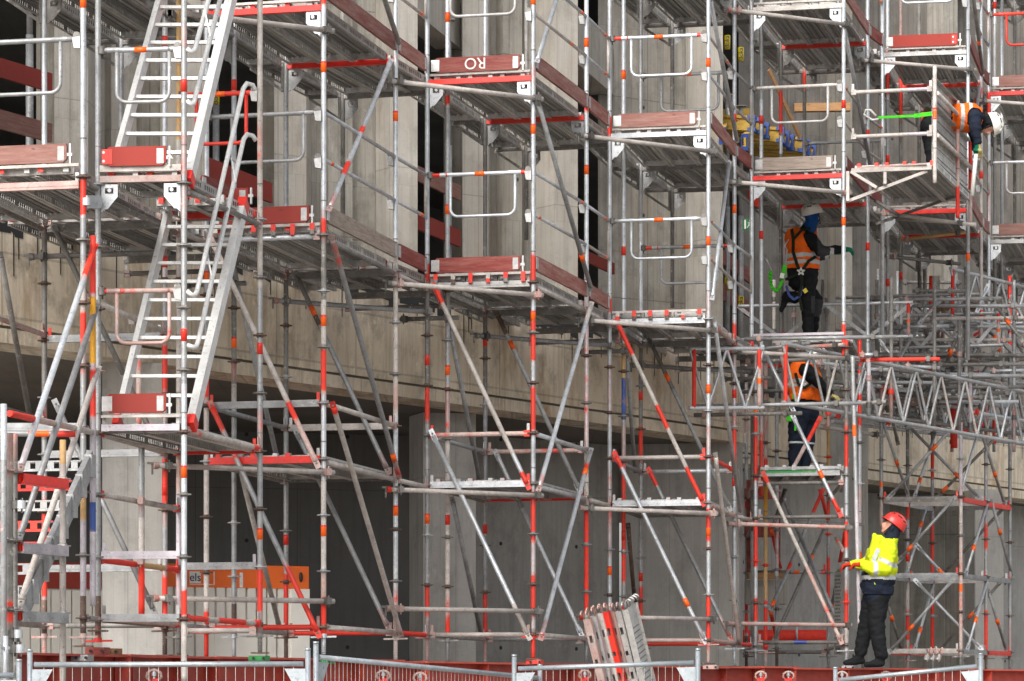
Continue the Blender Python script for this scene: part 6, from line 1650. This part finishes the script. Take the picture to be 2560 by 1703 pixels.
strap(r2_, 'harness', [w2(650, 595, -.12), w2(570, 650, -.2), w2(485, 770, -.23)], .04, 'web', bk); strap(r2_, 'harness', [w2(330, 840, -.16), w2(420, 800, -.2), w2(485, 770, -.23)], .035, 'web', bk); strap(r2_, 'harness', [w2(485, 770, -.22), w2(500, 880, -.22), w2(470, 1000, -.2), w2(500, 1160, -.18)], .035, 'web', bk)
strap(r2_, 'leg_loop', [w2(340, 900, -.14), w2(370, 1000, -.16), w2(420, 1045, -.17), w2(480, 1010, -.2), w2(500, 910, -.21)], .03, 'blueweb', bk)
m = MB()
for k in range(5):
    a = math.radians(90 + 72 * k); b_ = math.radians(90 + 72 * (k + 2)); c = w2(485, 765, -.245)
    m.bar(c + V((.052 * math.cos(a), 0, .052 * math.sin(a))), c + V((.052 * math.cos(b_), 0, .052 * math.sin(b_))), .012, .006, 'W', up=V((0, -1, 0)))
m.build('buckle', r2_)
m = MB(); m.bar(w2(520, 940, -.2), w2(545, 975, -.2), .05, .01, 'lbl', up=V((0, -1, 0))); m.build('pocket_tag', r2_)
# green elastic lanyard hooked to the pole
LN = thing('safety_lanyard', 'bright green coiled safety lanyard hanging from the blue hooded worker\'s harness', 'lanyard', w2(230, 980, -.2), None)
m = MB(); pts = []
ctl = [w2(172, 760, -.25), w2(170, 830, -.25), w2(185, 920, -.25), w2(225, 975, -.25), w2(265, 930, -.24), w2(295, 850, -.22)]
for i in range(len(ctl) - 1):
    for k in range(10):
        t_ = k / 10; p = ctl[i].lerp(ctl[i + 1], t_); a = (i * 10 + k) * 1.3
        pts.append(p + V((.012 * math.cos(a), .012 * math.sin(a), .01 * math.sin(a * 1.7))))
m.pipe(pts, .016, 'lan', 8); m.build('elastic_strap', LN)
m = MB(); m.bar(w2(290, 835, -.22), w2(325, 700, -.22), .055, .03, 'lan', up=V((0, -1, 0))); o = m.build('energy_absorber', LN)
m = MB(); m.bar(w2(286, 832, -.235), w2(297, 782, -.235), .05, .012, 'W', up=V((0, -1, 0))); m.build('label', o)
m = MB(); m.pipe([w2(172, 765, -.25), w2(180, 740, -.25), w2(140, 660, -.24), w2(115, 600, -.2), w2(120, 590, -.15), w2(150, 655, -.22)], .009, 's', 6); m.pipe([w2(330, 690, -.22), w2(345, 540, -.22), w2(320, 500, -.22), w2(360, 430, -.2)], .008, 'refl', 6); m.build('hook', LN)

# --- worker half hidden in the climbing shaft
B3 = P(2004, 1178, 39.0); s3 = 39.0 / FPX / 4.127
def w3(cx, cy, dy=0.0): return V(((cx - 430) * s3, dy, (1395 - cy) * s3)) + B3
S = []
hc3 = w3(560, 232, .02); f3, u3, r3 = head(S, hc3, (.80, .2, -.55), (.5, 0, .85))
S += [('neck', w3(490, 300), w3(545, 250), .075, .075), ('torso', w3(400, 350, -.04), w3(520, 340, .16), .105, .105), ('torso', w3(420, 450, -.05), w3(500, 450, .1), .155, .155), ('torso', w3(425, 540, -.05), w3(505, 540, .1), .15, .15), ('torso', w3(430, 630, -.05), w3(510, 630, .08), .15, .15),
      ('hip', w3(420, 720, -.04), w3(500, 720, .08), .15, .15), ('hip', w3(420, 800, -.04), w3(500, 800, .08), .145, .145), ('leg', w3(390, 830, -.05), w3(365, 1100, -.06), .12, .095), ('leg', w3(365, 1100, -.06), w3(350, 1350, -.04), .09, .075), ('leg', w3(500, 830, .1), w3(500, 1090, .1), .12, .092), ('leg', w3(500, 1090, .1), w3(460, 1350, .1), .09, .075),
      ('arm', w3(470, 370, -.18), w3(590, 500, -.22), .09, .075), ('fore', w3(590, 500, -.22), w3(690, 600, -.18), .07, .055), ('arm', w3(520, 370, .22), w3(620, 520, .3), .085, .07), ('fore', w3(620, 520, .3), w3(740, 590, .2), .065, .05)]
hand(S, w3(715, 625, -.17), (.8, 0, -.3), (.2, 0, -1), 'glove'); hand(S, w3(760, 605, .19), (.8, 0, -.4), (.2, 0, -1), 'glove')
boot(S, w3(352, 1345, -.04), (.9, -.2, 0)); boot(S, w3(460, 1345, .1), (.9, .1, 0))
def paint3(lb, p):
    y = 1395 - (p[2] - B3.z) / s3
    if lb == 'head': return 'skin' if (V(p) - hc3).dot(f3) > .05 else 'black'
    if lb == 'glove': return 'gly'
    if lb == 'leg': return 'refl' if 1098 < y < 1116 else 'navy'
    if lb == 'hip': return 'navy'
    return 'black'
r3_, o3, l3, c3 = person('person in orange vest and dark trousers half hidden inside the climbing shaft', B3, S, paint3, nofold=(hc3,))
helmet(r3_, hc3 + u3 * .015, f3, u3, 'hw', B3)
def vp3(l, p):
    y = 1395 - (p[2] - B3.z) / s3
    return 'refl' if 455 < y < 492 or 505 < y < 535 else 'ov'
shell(r3_, o3, l3, c3, 'vest', lambda l, p: l == 'torso' and 1395 - (p[2] - B3.z) / s3 < 665 or (l == 'neck' and 1395 - (p[2] - B3.z) / s3 > 290), vp3, .016)
bk = V((-.2, -1, 0))
strap(r3_, 'harness', [w3(350, 400, -.21), w3(380, 520, -.24), w3(440, 560, -.24), w3(500, 510, -.2)], .035, 'web', bk)
m = MB(); m.box(w3(340, 640, -.2), (.022, 0, 0), (0, .01, 0), (0, 0, .03), 'lan'); m.box(w3(285, 845, -.2), (.03, 0, 0), (0, .015, 0), (0, 0, .06), 'lan'); m.box(w3(350, 950, -.2), (.012, 0, 0), (0, .01, 0), (0, 0, .05), 'lan'); m.build('strap_tag', r3_)

# --- worker bending over the side of the bracket platform
B1 = P(2326, 470, 39.0); s1 = 39.0 / FPX / 6.82
def w1(cx, cy, dy=0.0): return V(((cx - 170) * s1, dy, (1637 - cy) * s1)) + B1
S = []
hc1 = w1(1165, 565, -.02); f1, u1, r1 = head(S, hc1, (.25, -.15, -.95), (.97, 0, .25))
S += [('neck', w1(1010, 500), w1(1130, 560), .075, .075), ('torso', w1(930, 450, -.14), w1(930, 440, .16), .10, .10), ('torso', w1(790, 440, -.08), w1(790, 430, .1), .15, .145), ('torso', w1(620, 440, -.08), w1(620, 430, .1), .145, .14), ('torso', w1(450, 460, -.07), w1(450, 450, .09), .145, .14),
      ('hip', w1(280, 500, -.08), w1(280, 490, .1), .145, .14), ('hip', w1(200, 580, -.09), w1(200, 570, .1), .145, .14), ('leg', w1(190, 640, -.1), w1(190, 1080, -.1), .115, .085), ('leg', w1(190, 1080, -.1), w1(200, 1400, -.08), .085, .065), ('leg', w1(190, 640, .12), w1(230, 1080, .14), .115, .085), ('leg', w1(230, 1080, .14), w1(240, 1400, .14), .085, .065),
      ('arm', w1(890, 470, -.22), w1(885, 700, -.26), .085, .07), ('fore', w1(885, 700, -.26), w1(925, 900, -.24), .068, .052), ('arm', w1(900, 470, .22), w1(980, 720, .22), .08, .066), ('fore', w1(980, 720, .22), w1(960, 960, .05), .062, .05)]
hand(S, w1(930, 935, -.24), (.05, 0, -1), (.3, .8, 0), 'glove', .9); hand(S, w1(955, 985, .03), (0, -.2, -1), (0, -1, 0), 'glove', .9)
boot(S, w1(200, 1400, -.08), (.95, -.2, 0)); boot(S, w1(240, 1400, .14), (.95, .1, 0))
def paint1(lb, p):
    if lb == 'head': return 'skin' if (V(p) - hc1).dot(f1) > .05 else 'black'
    if lb == 'glove': return 'glg' if (p[0] - B1.x) / s1 + 170 < 935 else 'gly'
    return 'black' if lb in ('leg', 'hip', 'boot', 'neck') else 'navy'
r1_, o1, l1, c1 = person('person in orange vest and white helmet bending far over the plank side wall', B1, S, paint1, nofold=(hc1,))
helmet(r1_, hc1 + u1 * .015, f1, u1, 'hw', B1)
def vp1(l, p):
    x = (p[0] - B1.x) / s1 + 170
    return 'refl' if 640 < x < 720 or 800 < x < 850 and p[2] > w1(0, 400).z else 'ov'
shell(r1_, o1, l1, c1, 'vest', lambda l, p: l == 'torso' and 500 < (p[0] - B1.x) / s1 + 170 < 1000, vp1, .016)
strap(r1_, 'harness', [w1(470, 320, -.1), w1(620, 270, -.06), w1(800, 290, .02)], .05, 'web', V((0, 0, 1))); m = MB(); m.box(w1(500, 280, -.05), (.03, 0, 0), (0, .03, 0), (0, 0, .008), 'W'); m.build('buckle', r1_)
L2 = thing('safety_lanyard', 'straight bright green safety lanyard stretched from a steel hook to the bending worker', 'lanyard', P(2260, 294, 39), None)
m = MB(); m.bar(P(2195, 294, 38.9), P(2285, 290, 38.9), .03, .014, 'lan', up=V((0, -1, 0))); m.bar(P(2285, 290, 38.9), P(2332, 284, 38.8), .05, .014, 'lan', up=V((0, -1, 0))); m.build('strap', L2)
m = MB(); m.pipe([P(2196, 298, 38.9), P(2180, 300, 38.9), P(2160, 286, 38.9), P(2164, 275, 38.9), P(2176, 275, 38.9), P(2190, 290, 38.9)], .014, 'W', 8); m.build('hook', L2)
m = MB(); m.tube(P(2440, 386, 38.7), P(2430, 490, 38.7), .026, 'W', 12); tag(m.build('white_tube', None, P(2435, 440, 38.7)), 'short white tube hanging from the bending worker\'s gloved hands', 'tube')
